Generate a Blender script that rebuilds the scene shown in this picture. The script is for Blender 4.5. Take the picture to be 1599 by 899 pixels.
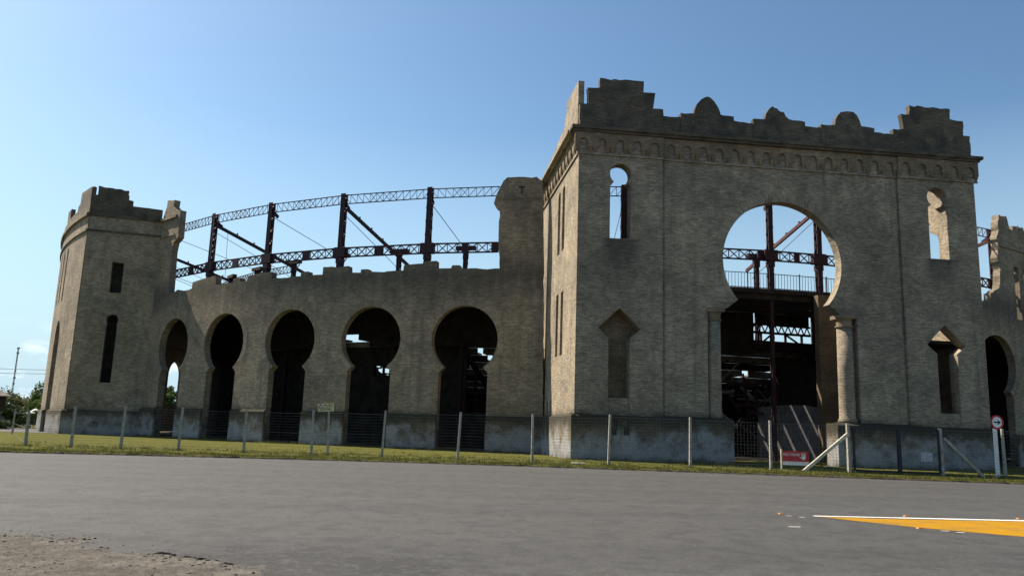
import bpy, bmesh, math, random
from mathutils import Vector, Matrix
from mathutils.geometry import delaunay_2d_cdt
R_ = math.radians
random.seed(7)
for o in list(bpy.data.objects): bpy.data.objects.remove(o)
scene = bpy.context.scene
COL = scene.collection

# ------------------------------------------------------------------ camera
PITCH, ROLL, YAW, EYE = R_(10.2), R_(1.9), R_(7.0), 1.45
fw0 = Vector((math.sin(YAW), math.cos(YAW), 0)); rt0 = Vector((math.cos(YAW), -math.sin(YAW), 0)); up0 = Vector((0, 0, 1))
fwd = fw0*math.cos(PITCH) + up0*math.sin(PITCH); upv = -fw0*math.sin(PITCH) + up0*math.cos(PITCH)
cr = rt0*math.cos(ROLL) + upv*math.sin(ROLL); cu = upv*math.cos(ROLL) - rt0*math.sin(ROLL)
cam_d = bpy.data.cameras.new("camera"); cam = bpy.data.objects.new("camera", cam_d); COL.objects.link(cam)
M = Matrix.Identity(4)
for i in range(3):
    M[i][0] = cr[i]; M[i][1] = cu[i]; M[i][2] = -fwd[i]
M.translation = Vector((0, 0, EYE)); cam.matrix_world = M
cam_d.sensor_width = 36; cam_d.lens = 1256/1599*36; cam_d.clip_end = 6000; cam_d.clip_start = 0.1
scene.camera = cam

# ------------------------------------------------------------------ world, sun, exposure
SUN_EL, SUN_B = R_(49), R_(35)      # sun behind the ring, to the left: direction (-cos b, sin b)
sdir = Vector((-math.cos(SUN_B)*math.cos(SUN_EL), math.sin(SUN_B)*math.cos(SUN_EL), math.sin(SUN_EL)))
W = bpy.data.worlds.new("World"); scene.world = W; W.use_nodes = True
wn, wl = W.node_tree.nodes, W.node_tree.links
wn.clear()
wout = wn.new('ShaderNodeOutputWorld'); wbg = wn.new('ShaderNodeBackground'); sky = wn.new('ShaderNodeTexSky')
sky.sky_type = 'NISHITA'; sky.sun_disc = False; sky.sun_elevation = SUN_EL
sky.sun_rotation = math.atan2(sdir.x, sdir.y)
sky.air_density = 1.0; sky.dust_density = 1.2; sky.ozone_density = 2.2; sky.altitude = 10
wbg.inputs['Strength'].default_value = 0.064
wl.new(wbg.outputs[0], wout.inputs[0])
# low fair-weather clouds near the horizon
wtc = wn.new('ShaderNodeTexCoord'); wmap = wn.new('ShaderNodeMapping'); wmap.inputs['Scale'].default_value = (9, 9, 26)
wno = wn.new('ShaderNodeTexNoise'); wno.inputs['Scale'].default_value = 1.6; wno.inputs['Detail'].default_value = 7; wno.inputs['Roughness'].default_value = 0.58
wrp = wn.new('ShaderNodeValToRGB'); wrp.color_ramp.elements[0].position = 0.53; wrp.color_ramp.elements[1].position = 0.68
wsx = wn.new('ShaderNodeSeparateXYZ'); wel = wn.new('ShaderNodeMapRange')
wel.inputs['From Min'].default_value = 0.105; wel.inputs['From Max'].default_value = 0.05
wmu = wn.new('ShaderNodeMath'); wmu.operation = 'MULTIPLY'
wmx = wn.new('ShaderNodeMix'); wmx.data_type = 'RGBA'
wl.new(wtc.outputs['Generated'], wmap.inputs[0]); wl.new(wmap.outputs[0], wno.inputs['Vector']); wl.new(wno.outputs[0], wrp.inputs[0])
wl.new(wtc.outputs['Generated'], wsx.inputs[0]); wl.new(wsx.outputs['Z'], wel.inputs['Value'])
wl.new(wrp.outputs[0], wmu.inputs[0]); wl.new(wel.outputs[0], wmu.inputs[1])
wl.new(wmu.outputs[0], wmx.inputs[0]); wga = wn.new('ShaderNodeGamma'); wga.inputs[1].default_value = 1.22      # clearer air: deeper blue away from the sun
wti = wn.new('ShaderNodeMix'); wti.data_type = 'RGBA'; wti.blend_type = 'MULTIPLY'; wti.inputs[0].default_value = 1; wti.inputs[7].default_value = (.79, .875, .815, 1)
wl.new(sky.outputs[0], wga.inputs[0]); wl.new(wga.outputs[0], wti.inputs[6]); whz = wn.new('ShaderNodeMapRange'); whz.inputs['From Min'].default_value = .36; whz.inputs['From Max'].default_value = .02      # pale haze low over the horizon
whm = wn.new('ShaderNodeMix'); whm.data_type = 'RGBA'; whm.inputs[7].default_value = (4.6, 6.3, 7.3, 1)
wl.new(wsx.outputs['Z'], whz.inputs['Value']); wl.new(whz.outputs[0], whm.inputs[0]); wl.new(wti.outputs[2], whm.inputs[6]); wl.new(whm.outputs[2], wmx.inputs[6]); wmx.inputs[7].default_value = (9.5, 9.8, 10.2, 1)
wl.new(wmx.outputs[2], wbg.inputs['Color'])

sl = bpy.data.lights.new("sun", 'SUN'); so = bpy.data.objects.new("sun", sl); COL.objects.link(so)
sl.energy = 5.0; sl.angle = R_(0.53); sl.color = (1, 0.89, 0.75)
so.rotation_euler = sdir.to_track_quat('Z', 'Y').to_euler(); so.location = (-40, 60, 70)

scene.view_settings.view_transform = 'Standard'; scene.view_settings.look = 'None'
scene.view_settings.exposure = 1.0; scene.view_settings.gamma = 1; scene.view_settings.use_curve_mapping = False
scene.render.engine = 'CYCLES'
scene.render.resolution_x, scene.render.resolution_y = 1024, 575
scene.cycles.max_bounces = 6; scene.cycles.diffuse_bounces = 4

# ------------------------------------------------------------------ materials
def new_mat(name):
    m = bpy.data.materials.new(name); m.use_nodes = True
    return m, m.node_tree.nodes, m.node_tree.links, m.node_tree.nodes['Principled BSDF']
def N(n, typ, **kw):
    x = n.new(typ)
    for k, v in kw.items():
        if k in x.inputs: x.inputs[k].default_value = v
        else: setattr(x, k, v)
    return x
def mixc(n, l, fac, a, b, mode='MIX'):
    x = n.new('ShaderNodeMix'); x.data_type = 'RGBA'; x.blend_type = mode
    for s, v in ((0, fac), (6, a), (7, b)):
        if isinstance(v, bpy.types.NodeSocket): l.new(v, x.inputs[s])
        else: x.inputs[s].default_value = v if s == 0 else (*v, 1)
    return x.outputs[2]
def ramp(n, l, src, p0, p1, c0=(0, 0, 0), c1=(1, 1, 1)):
    x = n.new('ShaderNodeValToRGB'); e = x.color_ramp.elements
    e[0].position, e[1].position = p0, p1; e[0].color = (*c0, 1); e[1].color = (*c1, 1)
    l.new(src, x.inputs[0]); return x.outputs[0]
def noise(n, l, vec, scale, detail=5, rough=.55):
    x = N(n, 'ShaderNodeTexNoise'); x.inputs['Scale'].default_value = scale; x.inputs['Detail'].default_value = detail; x.inputs['Roughness'].default_value = rough
    if vec is not None: l.new(vec, x.inputs['Vector'])
    return x.outputs[0]
def mapping(n, l, src, sc):
    x = n.new('ShaderNodeMapping'); x.inputs['Scale'].default_value = sc; l.new(src, x.inputs[0]); return x.outputs[0]
def bump(n, l, bs, h, strength, dist):
    b = n.new('ShaderNodeBump'); b.inputs['Strength'].default_value = strength; b.inputs['Distance'].default_value = dist
    l.new(h, b.inputs['Height']); l.new(b.outputs[0], bs.inputs['Normal'])
def math2(n, l, op, a, b):
    x = n.new('ShaderNodeMath'); x.operation = op
    for i, v in enumerate((a, b)):
        if isinstance(v, bpy.types.NodeSocket): l.new(v, x.inputs[i])
        else: x.inputs[i].default_value = v
    return x.outputs[0]

def brick_mat(name, c1, c2, mort, lichen=0.0, wash=0.0, topz=None, seed=0.0, lowz=None, seams=(), stains=()):
    """buff brick in metres of UV; lichen = share of dark crust; wash = share of old whitewash; topz = height of the wet wall head"""
    m, n, l, bs = new_mat(name)
    tc = n.new('ShaderNodeTexCoord'); uv = tc.outputs['UV']; geo = n.new('ShaderNodeNewGeometry'); pos = geo.outputs['Position']
    mp = n.new('ShaderNodeMapping'); mp.inputs['Location'].default_value = (seed, seed*1.7, 0); l.new(pos, mp.inputs[0]); pos = mp.outputs[0]
    warp = n.new('ShaderNodeVectorMath'); warp.operation = 'MULTIPLY_ADD'
    nw = N(n, 'ShaderNodeTexNoise'); nw.inputs['Scale'].default_value = 1.3; l.new(pos, nw.inputs['Vector'])
    l.new(nw.outputs['Color'], warp.inputs[0]); warp.inputs[1].default_value = (.03, .03, 0); l.new(uv, warp.inputs[2])
    br = n.new('ShaderNodeTexBrick'); l.new(warp.outputs[0], br.inputs['Vector'])
    br.inputs['Scale'].default_value = 1; br.inputs['Brick Width'].default_value = .30; br.inputs['Row Height'].default_value = .105
    br.inputs['Mortar Size'].default_value = .012; br.inputs['Mortar Smooth'].default_value = .4; br.inputs['Bias'].default_value = -.1
    br.inputs['Color1'].default_value = (*c1, 1); br.inputs['Color2'].default_value = (*c2, 1); br.inputs['Mortar'].default_value = (*mort, 1)
    col = br.outputs['Color']
    big = noise(n, l, pos, .22, 6, .62); med = noise(n, l, pos, 1.1, 6, .6); fine = noise(n, l, pos, 9, 4, .6)
    col = mixc(n, l, 1.0, col, ramp(n, l, big, .3, .72, (.62, .60, .58), (1.18, 1.12, 1.02)), 'MULTIPLY')
    col = mixc(n, l, 1.0, col, ramp(n, l, fine, .25, .75, (.72, .72, .72), (1.2, 1.2, 1.2)), 'MULTIPLY')
    col = mixc(n, l, 1.0, col, ramp(n, l, med, .28, .74, (.70, .70, .71), (1.22, 1.20, 1.16)), 'MULTIPLY')
    rowv = noise(n, l, mapping(n, l, warp.outputs[0], (1.1, 15, 1)), 1.0, 4, .8)      # courses of differently fired brick
    col = mixc(n, l, 1.0, col, ramp(n, l, rowv, .3, .7, (.66, .66, .67), (1.26, 1.25, 1.23)), 'MULTIPLY')
    if seams or stains:
        s3 = n.new('ShaderNodeSeparateXYZ'); l.new(geo.outputs['Position'], s3.inputs[0])
        tot = None
        for sx in seams:       # damp along the vertical joints
            dd = math2(n, l, 'ABSOLUTE', math2(n, l, 'SUBTRACT', s3.outputs['X'], sx), 0)
            f = math2(n, l, 'SUBTRACT', math2(n, l, 'MULTIPLY', ramp(n, l, dd, .0, .38, (1, 1, 1), (0, 0, 0)), 1.0), math2(n, l, 'MULTIPLY', math2(n, l, 'SUBTRACT', 1.0, med), 1.25))
            tot = f if tot is None else math2(n, l, 'MAXIMUM', tot, f)
        for cx, hw, zt, zb in stains:   # dark run-off below the sills
            dx = ramp(n, l, math2(n, l, 'DIVIDE', math2(n, l, 'ABSOLUTE', math2(n, l, 'SUBTRACT', s3.outputs['X'], cx), 0), hw), .45, 1.0, (1, 1, 1), (0, 0, 0))
            dz = n.new('ShaderNodeMapRange'); dz.inputs['From Min'].default_value = zb; dz.inputs['From Max'].default_value = zt; l.new(s3.outputs['Z'], dz.inputs['Value'])
            up = math2(n, l, 'LESS_THAN', s3.outputs['Z'], zt)
            f = math2(n, l, 'MULTIPLY', math2(n, l, 'MULTIPLY', dx, up), math2(n, l, 'SUBTRACT', math2(n, l, 'MULTIPLY', dz.outputs[0], .9), math2(n, l, 'MULTIPLY', math2(n, l, 'SUBTRACT', .85, med), .9)))
            tot = f if tot is None else math2(n, l, 'MAXIMUM', tot, f)
        col = mixc(n, l, math2(n, l, 'MULTIPLY', ramp(n, l, tot, .05, .55), .72), col, (.040, .040, .036))
    # run-off streaks
    st = noise(n, l, mapping(n, l, uv, (1.5, .07, 1)), 1.0, 6, .65)
    stf = ramp(n, l, st, .52, .70)
    stf = math2(n, l, 'MULTIPLY', stf, ramp(n, l, big, .35, .6))
    col = mixc(n, l, math2(n, l, 'MULTIPLY', stf, .55), col, (.07, .065, .055))
    if topz:
        sz = n.new('ShaderNodeSeparateXYZ'); l.new(geo.outputs['Position'], sz.inputs[0])
        mr = n.new('ShaderNodeMapRange'); mr.inputs['From Min'].default_value = topz - 3.2; mr.inputs['From Max'].default_value = topz; l.new(sz.outputs['Z'], mr.inputs['Value'])
        cut = n.new('ShaderNodeMapRange'); cut.inputs['From Min'].default_value = topz + 2.2; cut.inputs['From Max'].default_value = topz + .3; l.new(sz.outputs['Z'], cut.inputs['Value'])
        st2 = noise(n, l, mapping(n, l, uv, (.9, .10, 1)), 1.7, 6, .7)
        f = math2(n, l, 'ADD', math2(n, l, 'MULTIPLY', mr.outputs[0], .75), math2(n, l, 'SUBTRACT', st2, .5))
        col = mixc(n, l, math2(n, l, 'MULTIPLY', math2(n, l, 'MULTIPLY', ramp(n, l, f, .25, .75), cut.outputs[0]), .68), col, (.06, .057, .05))
    if lowz:   # damp mossy band over the plinth
        sz = n.new('ShaderNodeSeparateXYZ'); l.new(geo.outputs['Position'], sz.inputs[0])
        mr = n.new('ShaderNodeMapRange'); mr.inputs['From Min'].default_value = lowz + .5; mr.inputs['From Max'].default_value = lowz; l.new(sz.outputs['Z'], mr.inputs['Value'])
        f = math2(n, l, 'MULTIPLY', mr.outputs[0], ramp(n, l, med, .35, .6))
        col = mixc(n, l, math2(n, l, 'MULTIPLY', f, .8), col, (.03, .03, .022))
    if wash:
        sz = n.new('ShaderNodeSeparateXYZ'); l.new(geo.outputs['Position'], sz.inputs[0])
        mr = n.new('ShaderNodeMapRange'); mr.inputs['From Min'].default_value = .1; mr.inputs['From Max'].default_value = 2.9; l.new(sz.outputs['Z'], mr.inputs['Value'])
        pe = noise(n, l, pos, .75, 9, .68)
        f = math2(n, l, 'ADD', math2(n, l, 'SUBTRACT', pe, math2(n, l, 'MULTIPLY', mr.outputs[0], .42)), wash*.5)
        wf = ramp(n, l, f, .40, .56)
        wc = mixc(n, l, ramp(n, l, fine, .3, .7), (.235, .235, .225), (.34, .335, .32))
        wc = mixc(n, l, math2(n, l, 'MULTIPLY', ramp(n, l, med, .5, .72), .75), wc, (.095, .093, .085))
        wc = mixc(n, l, br.outputs['Fac'], wc, (.20, .20, .195))
        # mossy dark head
        mh = n.new('ShaderNodeMapRange'); mh.inputs['From Min'].default_value = 1.5; mh.inputs['From Max'].default_value = 2.7; l.new(sz.outputs['Z'], mh.inputs['Value'])
        mf = math2(n, l, 'MULTIPLY', ramp(n, l, math2(n, l, 'ADD', math2(n, l, 'MULTIPLY', mh.outputs[0], .6), math2(n, l, 'SUBTRACT', med, .3)), .3, .62), .88)
        col = mixc(n, l, wf, col, wc)
        col = mixc(n, l, mf, col, (.040, .038, .026))
        # splash dirt at the foot
        mb = n.new('ShaderNodeMapRange'); mb.inputs['From Min'].default_value = .5; mb.inputs['From Max'].default_value = .0; l.new(sz.outputs['Z'], mb.inputs['Value'])
        col = mixc(n, l, math2(n, l, 'MULTIPLY', mb.outputs[0], math2(n, l, 'MULTIPLY', ramp(n, l, med, .3, .6), .7)), col, (.05, .05, .04))
    if lichen:
        lf = ramp(n, l, math2(n, l, 'ADD', med, lichen*.5), .5, .78)
        col = mixc(n, l, math2(n, l, 'MULTIPLY', lf, .9), col, (.050, .048, .042))
    # pale salt / worn bricks
    sp = ramp(n, l, noise(n, l, pos, 5.5, 3, .7), .66, .74)
    col = mixc(n, l, math2(n, l, 'MULTIPLY', sp, .35), col, (.55, .50, .42))
    l.new(col, bs.inputs['Base Color']); bs.inputs['Roughness'].default_value = .95; bs.inputs['Specular IOR Level'].default_value = .15
    h = math2(n, l, 'ADD', math2(n, l, 'MULTIPLY', br.outputs['Fac'], -1.0), math2(n, l, 'MULTIPLY', fine, 1.2))
    bump(n, l, bs, h, .8, .02)
    return m

def plain_mat(name, c, rough=.8, metal=0, var=.25, nscale=6, bumpd=0.0, c2=None, spec=.3):
    m, n, l, bs = new_mat(name)
    tc = n.new('ShaderNodeTexCoord')
    f = noise(n, l, tc.outputs['Object'], nscale, 6, .6)
    c2 = c2 or tuple(x*(1-var*1.6) for x in c)
    col = mixc(n, l, ramp(n, l, f, .35, .68), tuple(x*(1+var*.5) for x in c), c2)
    l.new(col, bs.inputs['Base Color']); bs.inputs['Roughness'].default_value = rough; bs.inputs['Metallic'].default_value = metal; bs.inputs['Specular IOR Level'].default_value = spec
    if bumpd: bump(n, l, bs, f, .6, bumpd)
    return m

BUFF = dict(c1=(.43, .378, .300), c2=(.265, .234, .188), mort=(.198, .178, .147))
m_gate = brick_mat("buff_brick_gate", **BUFF, lowz=2.75, seed=3, seams=(15.8, 32.2), stains=((12.9, 1.5, 13.9, 9.8), (35.05, 1.5, 13.9, 9.8), (23.9, 5.2, 10.2, 2.5)))
m_ring = brick_mat("buff_brick_arcade", c1=(.40, .345, .272), c2=(.25, .218, .172), mort=(.19, .168, .137), topz=13.4, lowz=2.6, seed=11)
m_tower = brick_mat("buff_brick_tower", **BUFF, topz=23, lowz=2.2, seed=21)
m_lich = brick_mat("lichen_brick", c1=(.25, .215, .165), c2=(.165, .145, .115), mort=(.115, .102, .083), lichen=.27, seed=5)
m_frieze = brick_mat("frieze_brick", c1=(.31, .255, .185), c2=(.23, .19, .14), mort=(.165, .14, .108), seed=8)
m_plinth = brick_mat("whitewashed_plinth", c1=(.21, .178, .13), c2=(.16, .135, .10), mort=(.12, .105, .08), wash=.36, seed=2)
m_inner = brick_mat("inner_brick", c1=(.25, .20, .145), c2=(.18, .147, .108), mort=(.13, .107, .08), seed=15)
m_steel = plain_mat("rusted_steel", (.036, .014, .019), .75, .0, .4, 3, c2=(.018, .010, .015))
m_steelred = plain_mat("red_oxide_steel", (.09, .03, .03), .7, .0, .4, 3)
m_conc = plain_mat("old_concrete", (.20, .18, .15), .92, 0, .35, 1.5, .01)
m_darkconc = plain_mat("shaded_concrete", (.030, .026, .022), .95, 0, .4, 1.2, .01)  # interior shade is put into this near-black colour
m_post = plain_mat("weathered_concrete_post", (.34, .32, .27), .9, 0, .3, 7, .004)
m_timber = plain_mat("pale_weathered_timber", (.52, .48, .38), .85, 0, .25, 9, .003)
m_wire = plain_mat("galvanised_wire", (.16, .16, .155), .6, .2, .2, 4)
m_dark = plain_mat("dark_painted_steel", (.02, .022, .03), .6, 0, .3, 4)
m_greygate = plain_mat("grey_sheet", (.13, .13, .14), .8, 0, .25, 1.5, .004)
m_white = plain_mat("white_paint", (.72, .74, .74), .6, 0, .12, 5)
m_signred = plain_mat("red_sign_paint", (.42, .02, .035), .5, 0, .15, 3)
m_signblack = plain_mat("black_sign_paint", (.015, .015, .02), .5, 0, .1, 3)
m_signyel = plain_mat("faded_yellow_paint", (.58, .52, .27), .7, 0, .25, 6)
m_paper = plain_mat("printed_notice", (.50, .48, .50), .8, 0, .3, 9)
m_soil = plain_mat("shaded_soil", (.05, .042, .03), 1, 0, .4, 3, .02)
m_blue = plain_mat("blue_grey_car_paint", (.06, .09, .13), .25, 0, .1, 2, spec=.5)
m_glass = plain_mat("dark_car_glass", (.02, .025, .03), .08, 0, .1, 2, spec=.6)
m_rubber = plain_mat("tyre_rubber", (.02, .02, .02), .9)
m_tile = plain_mat("grey_roof_sheet", (.10, .092, .085), .8, 0, .25, 1.2)
m_hwall = plain_mat("dark_timber_wall", (.045, .04, .035), .85, 0, .3, 2)
m_bark = plain_mat("bark", (.10, .075, .055), .95, 0, .3, 4, .02)
m_cat = plain_mat("orange_reflector", (.36, .155, .04), .6)

def leaf_mat(name, a, b):
    m, n, l, bs = new_mat(name)
    oi = n.new('ShaderNodeNewGeometry')
    col = mixc(n, l, oi.outputs['Random Per Island'], a, b)
    l.new(col, bs.inputs['Base Color']); bs.inputs['Roughness'].default_value = .7; bs.inputs['Specular IOR Level'].default_value = .2
    tr = n.new('ShaderNodeBsdfTranslucent'); l.new(col, tr.inputs[0]); mx = n.new('ShaderNodeMixShader'); mx.inputs[0].default_value = .3
    l.new(bs.outputs[0], mx.inputs[1]); l.new(tr.outputs[0], mx.inputs[2])
    l.new(mx.outputs[0], n['Material Output'].inputs[0])
    return m
m_leaf = [leaf_mat("leaf_mid", (.045, .085, .022), (.10, .14, .035)), leaf_mat("leaf_olive", (.06, .08, .025), (.13, .14, .04)), leaf_mat("leaf_dark", (.022, .045, .018), (.06, .085, .03)), leaf_mat("leaf_rust", (.10, .055, .025), (.16, .085, .03))]
m_blade = leaf_mat("grass_blade", (.075, .085, .018), (.13, .125, .035))

def lawn_mat():
    m, n, l, bs = new_mat("mown_lawn"); tc = n.new('ShaderNodeTexCoord'); p = tc.outputs['Object']
    a = noise(n, l, p, .35, 7, .6); b = noise(n, l, p, 2.6, 6, .65); c = noise(n, l, p, 22, 3, .6)
    col = mixc(n, l, ramp(n, l, a, .35, .65), (.085, .092, .016), (.122, .112, .028))
    col = mixc(n, l, math2(n, l, 'MULTIPLY', ramp(n, l, b, .52, .66), .75), col, (.125, .10, .055))
    col = mixc(n, l, math2(n, l, 'MULTIPLY', ramp(n, l, math2(n, l, 'ADD', math2(n, l, 'MULTIPLY', b, .5), math2(n, l, 'MULTIPLY', a, .5)), .50, .40), .45), col, (.045, .054, .013))
    col = mixc(n, l, 1.0, col, ramp(n, l, c, .3, .7, (.65, .65, .65), (1.25, 1.25, 1.25)), 'MULTIPLY')
    l.new(col, bs.inputs['Base Color']); bs.inputs['Roughness'].default_value = 1; bs.inputs['Specular IOR Level'].default_value = .05
    bump(n, l, bs, math2(n, l, 'ADD', b, c), .8, .05); return m
m_lawn = lawn_mat()
def asphalt_mat():
    m, n, l, bs = new_mat("worn_asphalt"); tc = n.new('ShaderNodeTexCoord'); p = tc.outputs['Object']
    a = noise(n, l, p, .12, 6, .6); s = noise(n, l, mapping(n, l, p, (.006, 1.1, 1)), 1.0, 9, .72); f = noise(n, l, p, 17, 8, .82); g = noise(n, l, p, 2.2, 6, .65)
    vo = n.new('ShaderNodeTexVoronoi'); vo.inputs['Scale'].default_value = 85; l.new(p, vo.inputs['Vector'])
    col = mixc(n, l, ramp(n, l, a, .32, .68), (.064, .0632, .0612), (.070, .0693, .0665))
    col = mixc(n, l, math2(n, l, 'MULTIPLY', ramp(n, l, s, .46, .66), .06), col, (.050, .0495, .048))
    col = mixc(n, l, math2(n, l, 'MULTIPLY', ramp(n, l, g, .55, .75), .12), col, (.105, .10, .09))
    col = mixc(n, l, 1.0, col, ramp(n, l, f, .3, .72, (.55, .55, .55), (1.45, 1.45, 1.45)), 'MULTIPLY')
    col = mixc(n, l, math2(n, l, 'MULTIPLY', ramp(n, l, vo.outputs['Color'], .80, .95), .45), col, (.19, .185, .17))
    gr = noise(n, l, mapping(n, l, p, (48, 8, 1)), 1.0, 3, .85)
    col = mixc(n, l, 1.0, col, ramp(n, l, gr, .28, .74, (.70, .70, .70), (1.3, 1.3, 1.29)), 'MULTIPLY')
    ban = noise(n, l, mapping(n, l, p, (.004, .5, 1)), 1.0, 5, .6)
    col = mixc(n, l, 1.0, col, ramp(n, l, ban, .36, .66, (.86, .86, .865), (1.07, 1.07, 1.06)), 'MULTIPLY')
    # fine cracks
    cv = n.new('ShaderNodeTexVoronoi'); cv.feature = 'DISTANCE_TO_EDGE'; cv.inputs['Scale'].default_value = .55
    wv = n.new('ShaderNodeVectorMath'); wv.operation = 'MULTIPLY_ADD'; nz = N(n, 'ShaderNodeTexNoise'); nz.inputs['Scale'].default_value = 1.6; nz.inputs['Detail'].default_value = 6
    l.new(p, nz.inputs['Vector']); l.new(nz.outputs['Color'], wv.inputs[0]); wv.inputs[1].default_value = (1.6, 1.6, 0); l.new(p, wv.inputs[2]); l.new(wv.outputs[0], cv.inputs['Vector'])
    cf = math2(n, l, 'MULTIPLY', ramp(n, l, cv.outputs['Distance'], 0.03, .008), ramp(n, l, g, .46, .60))
    col = mixc(n, l, math2(n, l, 'MULTIPLY', cf, .5), col, (.03, .029, .028))
    c2 = n.new('ShaderNodeTexVoronoi'); c2.feature = 'DISTANCE_TO_EDGE'; c2.inputs['Scale'].default_value = 3.4; l.new(wv.outputs[0], c2.inputs['Vector'])
    sp = n.new('ShaderNodeVectorMath'); sp.operation = 'DISTANCE'; l.new(p, sp.inputs[0]); sp.inputs[1].default_value = (-1.2, 9.2, 0)
    near_ = math2(n, l, 'ADD', ramp(n, l, math2(n, l, 'DIVIDE', sp.outputs['Value'], 4.0), .1, 1.0, (1, 1, 1), (0, 0, 0)), math2(n, l, 'SUBTRACT', g, .5))
    cf2 = math2(n, l, 'MULTIPLY', ramp(n, l, c2.outputs['Distance'], .05, .012), ramp(n, l, near_, .35, .75))
    col = mixc(n, l, math2(n, l, 'MULTIPLY', cf2, .65), col, (.022, .021, .02))
    l.new(col, bs.inputs['Base Color']); bs.inputs['Roughness'].default_value = .78; bs.inputs['Specular IOR Level'].default_value = .28
    bump(n, l, bs, math2(n, l, 'ADD', f, math2(n, l, 'MULTIPLY', vo.outputs['Distance'], .8)), .9, .012); return m
m_asph = asphalt_mat()
def dirt_mat():
    m, n, l, bs = new_mat("packed_dirt"); tc = n.new('ShaderNodeTexCoord'); p = tc.outputs['Object']
    a = noise(n, l, p, .9, 8, .65); f = noise(n, l, p, 16, 9, .85); g = noise(n, l, p, 3.2, 8, .75)
    col = mixc(n, l, ramp(n, l, a, .35, .65), (.092, .083, .070), (.150, .136, .114))
    col = mixc(n, l, math2(n, l, 'MULTIPLY', ramp(n, l, g, .46, .62), .7), col, (.060, .056, .050))
    col = mixc(n, l, 1.0, col, ramp(n, l, f, .3, .7, (.42, .42, .42), (1.55, 1.55, 1.55)), 'MULTIPLY')
    l.new(col, bs.inputs['Base Color']); bs.inputs['Roughness'].default_value = 1; bs.inputs['Specular IOR Level'].default_value = .1
    bump(n, l, bs, math2(n, l, 'ADD', g, math2(n, l, 'MULTIPLY', f, .5)), 1.0, .03); return m
m_dirt = dirt_mat()
def road_paint(name, c, under):
    m, n, l, bs = new_mat(name); tc = n.new('ShaderNodeTexCoord'); p = tc.outputs['Object']
    f = noise(n, l, p, 14, 6, .75); g = noise(n, l, p, 1.1, 6, .65)
    col = mixc(n, l, math2(n, l, 'MULTIPLY', ramp(n, l, math2(n, l, 'ADD', math2(n, l, 'MULTIPLY', f, .55), math2(n, l, 'MULTIPLY', g, .45)), .47, .62), .8), c, under)
    l.new(col, bs.inputs['Base Color']); bs.inputs['Roughness'].default_value = .85; bs.inputs['Specular IOR Level'].default_value = .1; bump(n, l, bs, f, .5, .004); return m
m_yel = road_paint("yellow_road_paint", (.33, .166, .004), (.15, .10, .04))
m_rwhite = road_paint("white_road_paint", (.62, .61, .58), (.25, .245, .23))

# ------------------------------------------------------------------ mesh helpers
class MB:
    def __init__(s): s.v = []; s.f = []; s.uv = []
    def face(s, pts, uv=None):
        b = len(s.v); s.v += [tuple(p) for p in pts]; s.f.append(tuple(range(b, b+len(pts)))); s.uv.append(uv)
    def box(s, x0, x1, y0, y1, z0, z1):
        s.hexa([(x0, y0, z0), (x1, y0, z0), (x1, y1, z0), (x0, y1, z0), (x0, y0, z1), (x1, y0, z1), (x1, y1, z1), (x0, y1, z1)])
    def hexa(s, c, uvs=None):
        b = len(s.v); s.v += [tuple(p) for p in c]
        for q in ((3, 2, 1, 0), (4, 5, 6, 7), (0, 1, 5, 4), (1, 2, 6, 5), (2, 3, 7, 6), (3, 0, 4, 7)):
            s.f.append(tuple(b+i for i in q)); s.uv.append([uvs[i] for i in q] if uvs else None)
    def bar(s, a, b, w, h=None, up=(0, 0, 1)):
        a, b = Vector(a), Vector(b); d = (b-a).normalized(); h = h or w; up = Vector(up)
        if abs(d.dot(up)) > .98: up = Vector((0, 1, 0)) if abs(d.y) < .9 else Vector((1, 0, 0))
        x = d.cross(up).normalized()*w/2; y = x.cross(d).normalized()*h/2
        s.hexa([a-x-y, a+x-y, a+x+y, a-x+y, b-x-y, b+x-y, b+x+y, b-x+y])
    def tube(s, pts, rads, n=8, cap=True):
        pts = [Vector(p) for p in pts]; b0 = len(s.v)
        for i, p in enumerate(pts):
            d = (pts[min(i+1, len(pts)-1)] - pts[max(i-1, 0)]).normalized()
            up = Vector((0, 0, 1)) if abs(d.z) < .9 else Vector((1, 0, 0))
            x = d.cross(up).normalized(); y = x.cross(d).normalized()
            for k in range(n):
                a = 2*math.pi*k/n; s.v.append(tuple(p + (x*math.cos(a)+y*math.sin(a))*rads[i]))
        for i in range(len(pts)-1):
            for k in range(n):
                k2 = (k+1) % n; s.f.append((b0+i*n+k, b0+i*n+k2, b0+(i+1)*n+k2, b0+(i+1)*n+k)); s.uv.append(None)
        if cap:
            s.f.append(tuple(b0+k for k in range(n))); s.uv.append(None)
            e = b0+(len(pts)-1)*n; s.f.append(tuple(e+k for k in reversed(range(n)))); s.uv.append(None)
    def lathe(s, c, prof, n=20):
        c = Vector(c)
        s_pts = [(r, z) for r, z in prof]; b0 = len(s.v)
        for r, z in s_pts:
            for k in range(n):
                a = 2*math.pi*k/n; s.v.append((c.x+r*math.cos(a), c.y+r*math.sin(a), c.z+z))
        for i in range(len(s_pts)-1):
            for k in range(n):
                k2 = (k+1) % n; s.f.append((b0+i*n+k, b0+i*n+k2, b0+(i+1)*n+k2, b0+(i+1)*n+k))
                r = max(s_pts[i][0], .05); u0, u1 = 2*math.pi*k/n*r, 2*math.pi*(k+1)/n*r
                s.uv.append([(u0, s_pts[i][1]), (u1, s_pts[i][1]), (u1, s_pts[i+1][1]), (u0, s_pts[i+1][1])])
        for i, rev in ((0, True), (len(s_pts)-1, False)):
            q = [b0+i*n+k for k in range(n)]; s.f.append(tuple(reversed(q) if rev else q)); s.uv.append(None)

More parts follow.
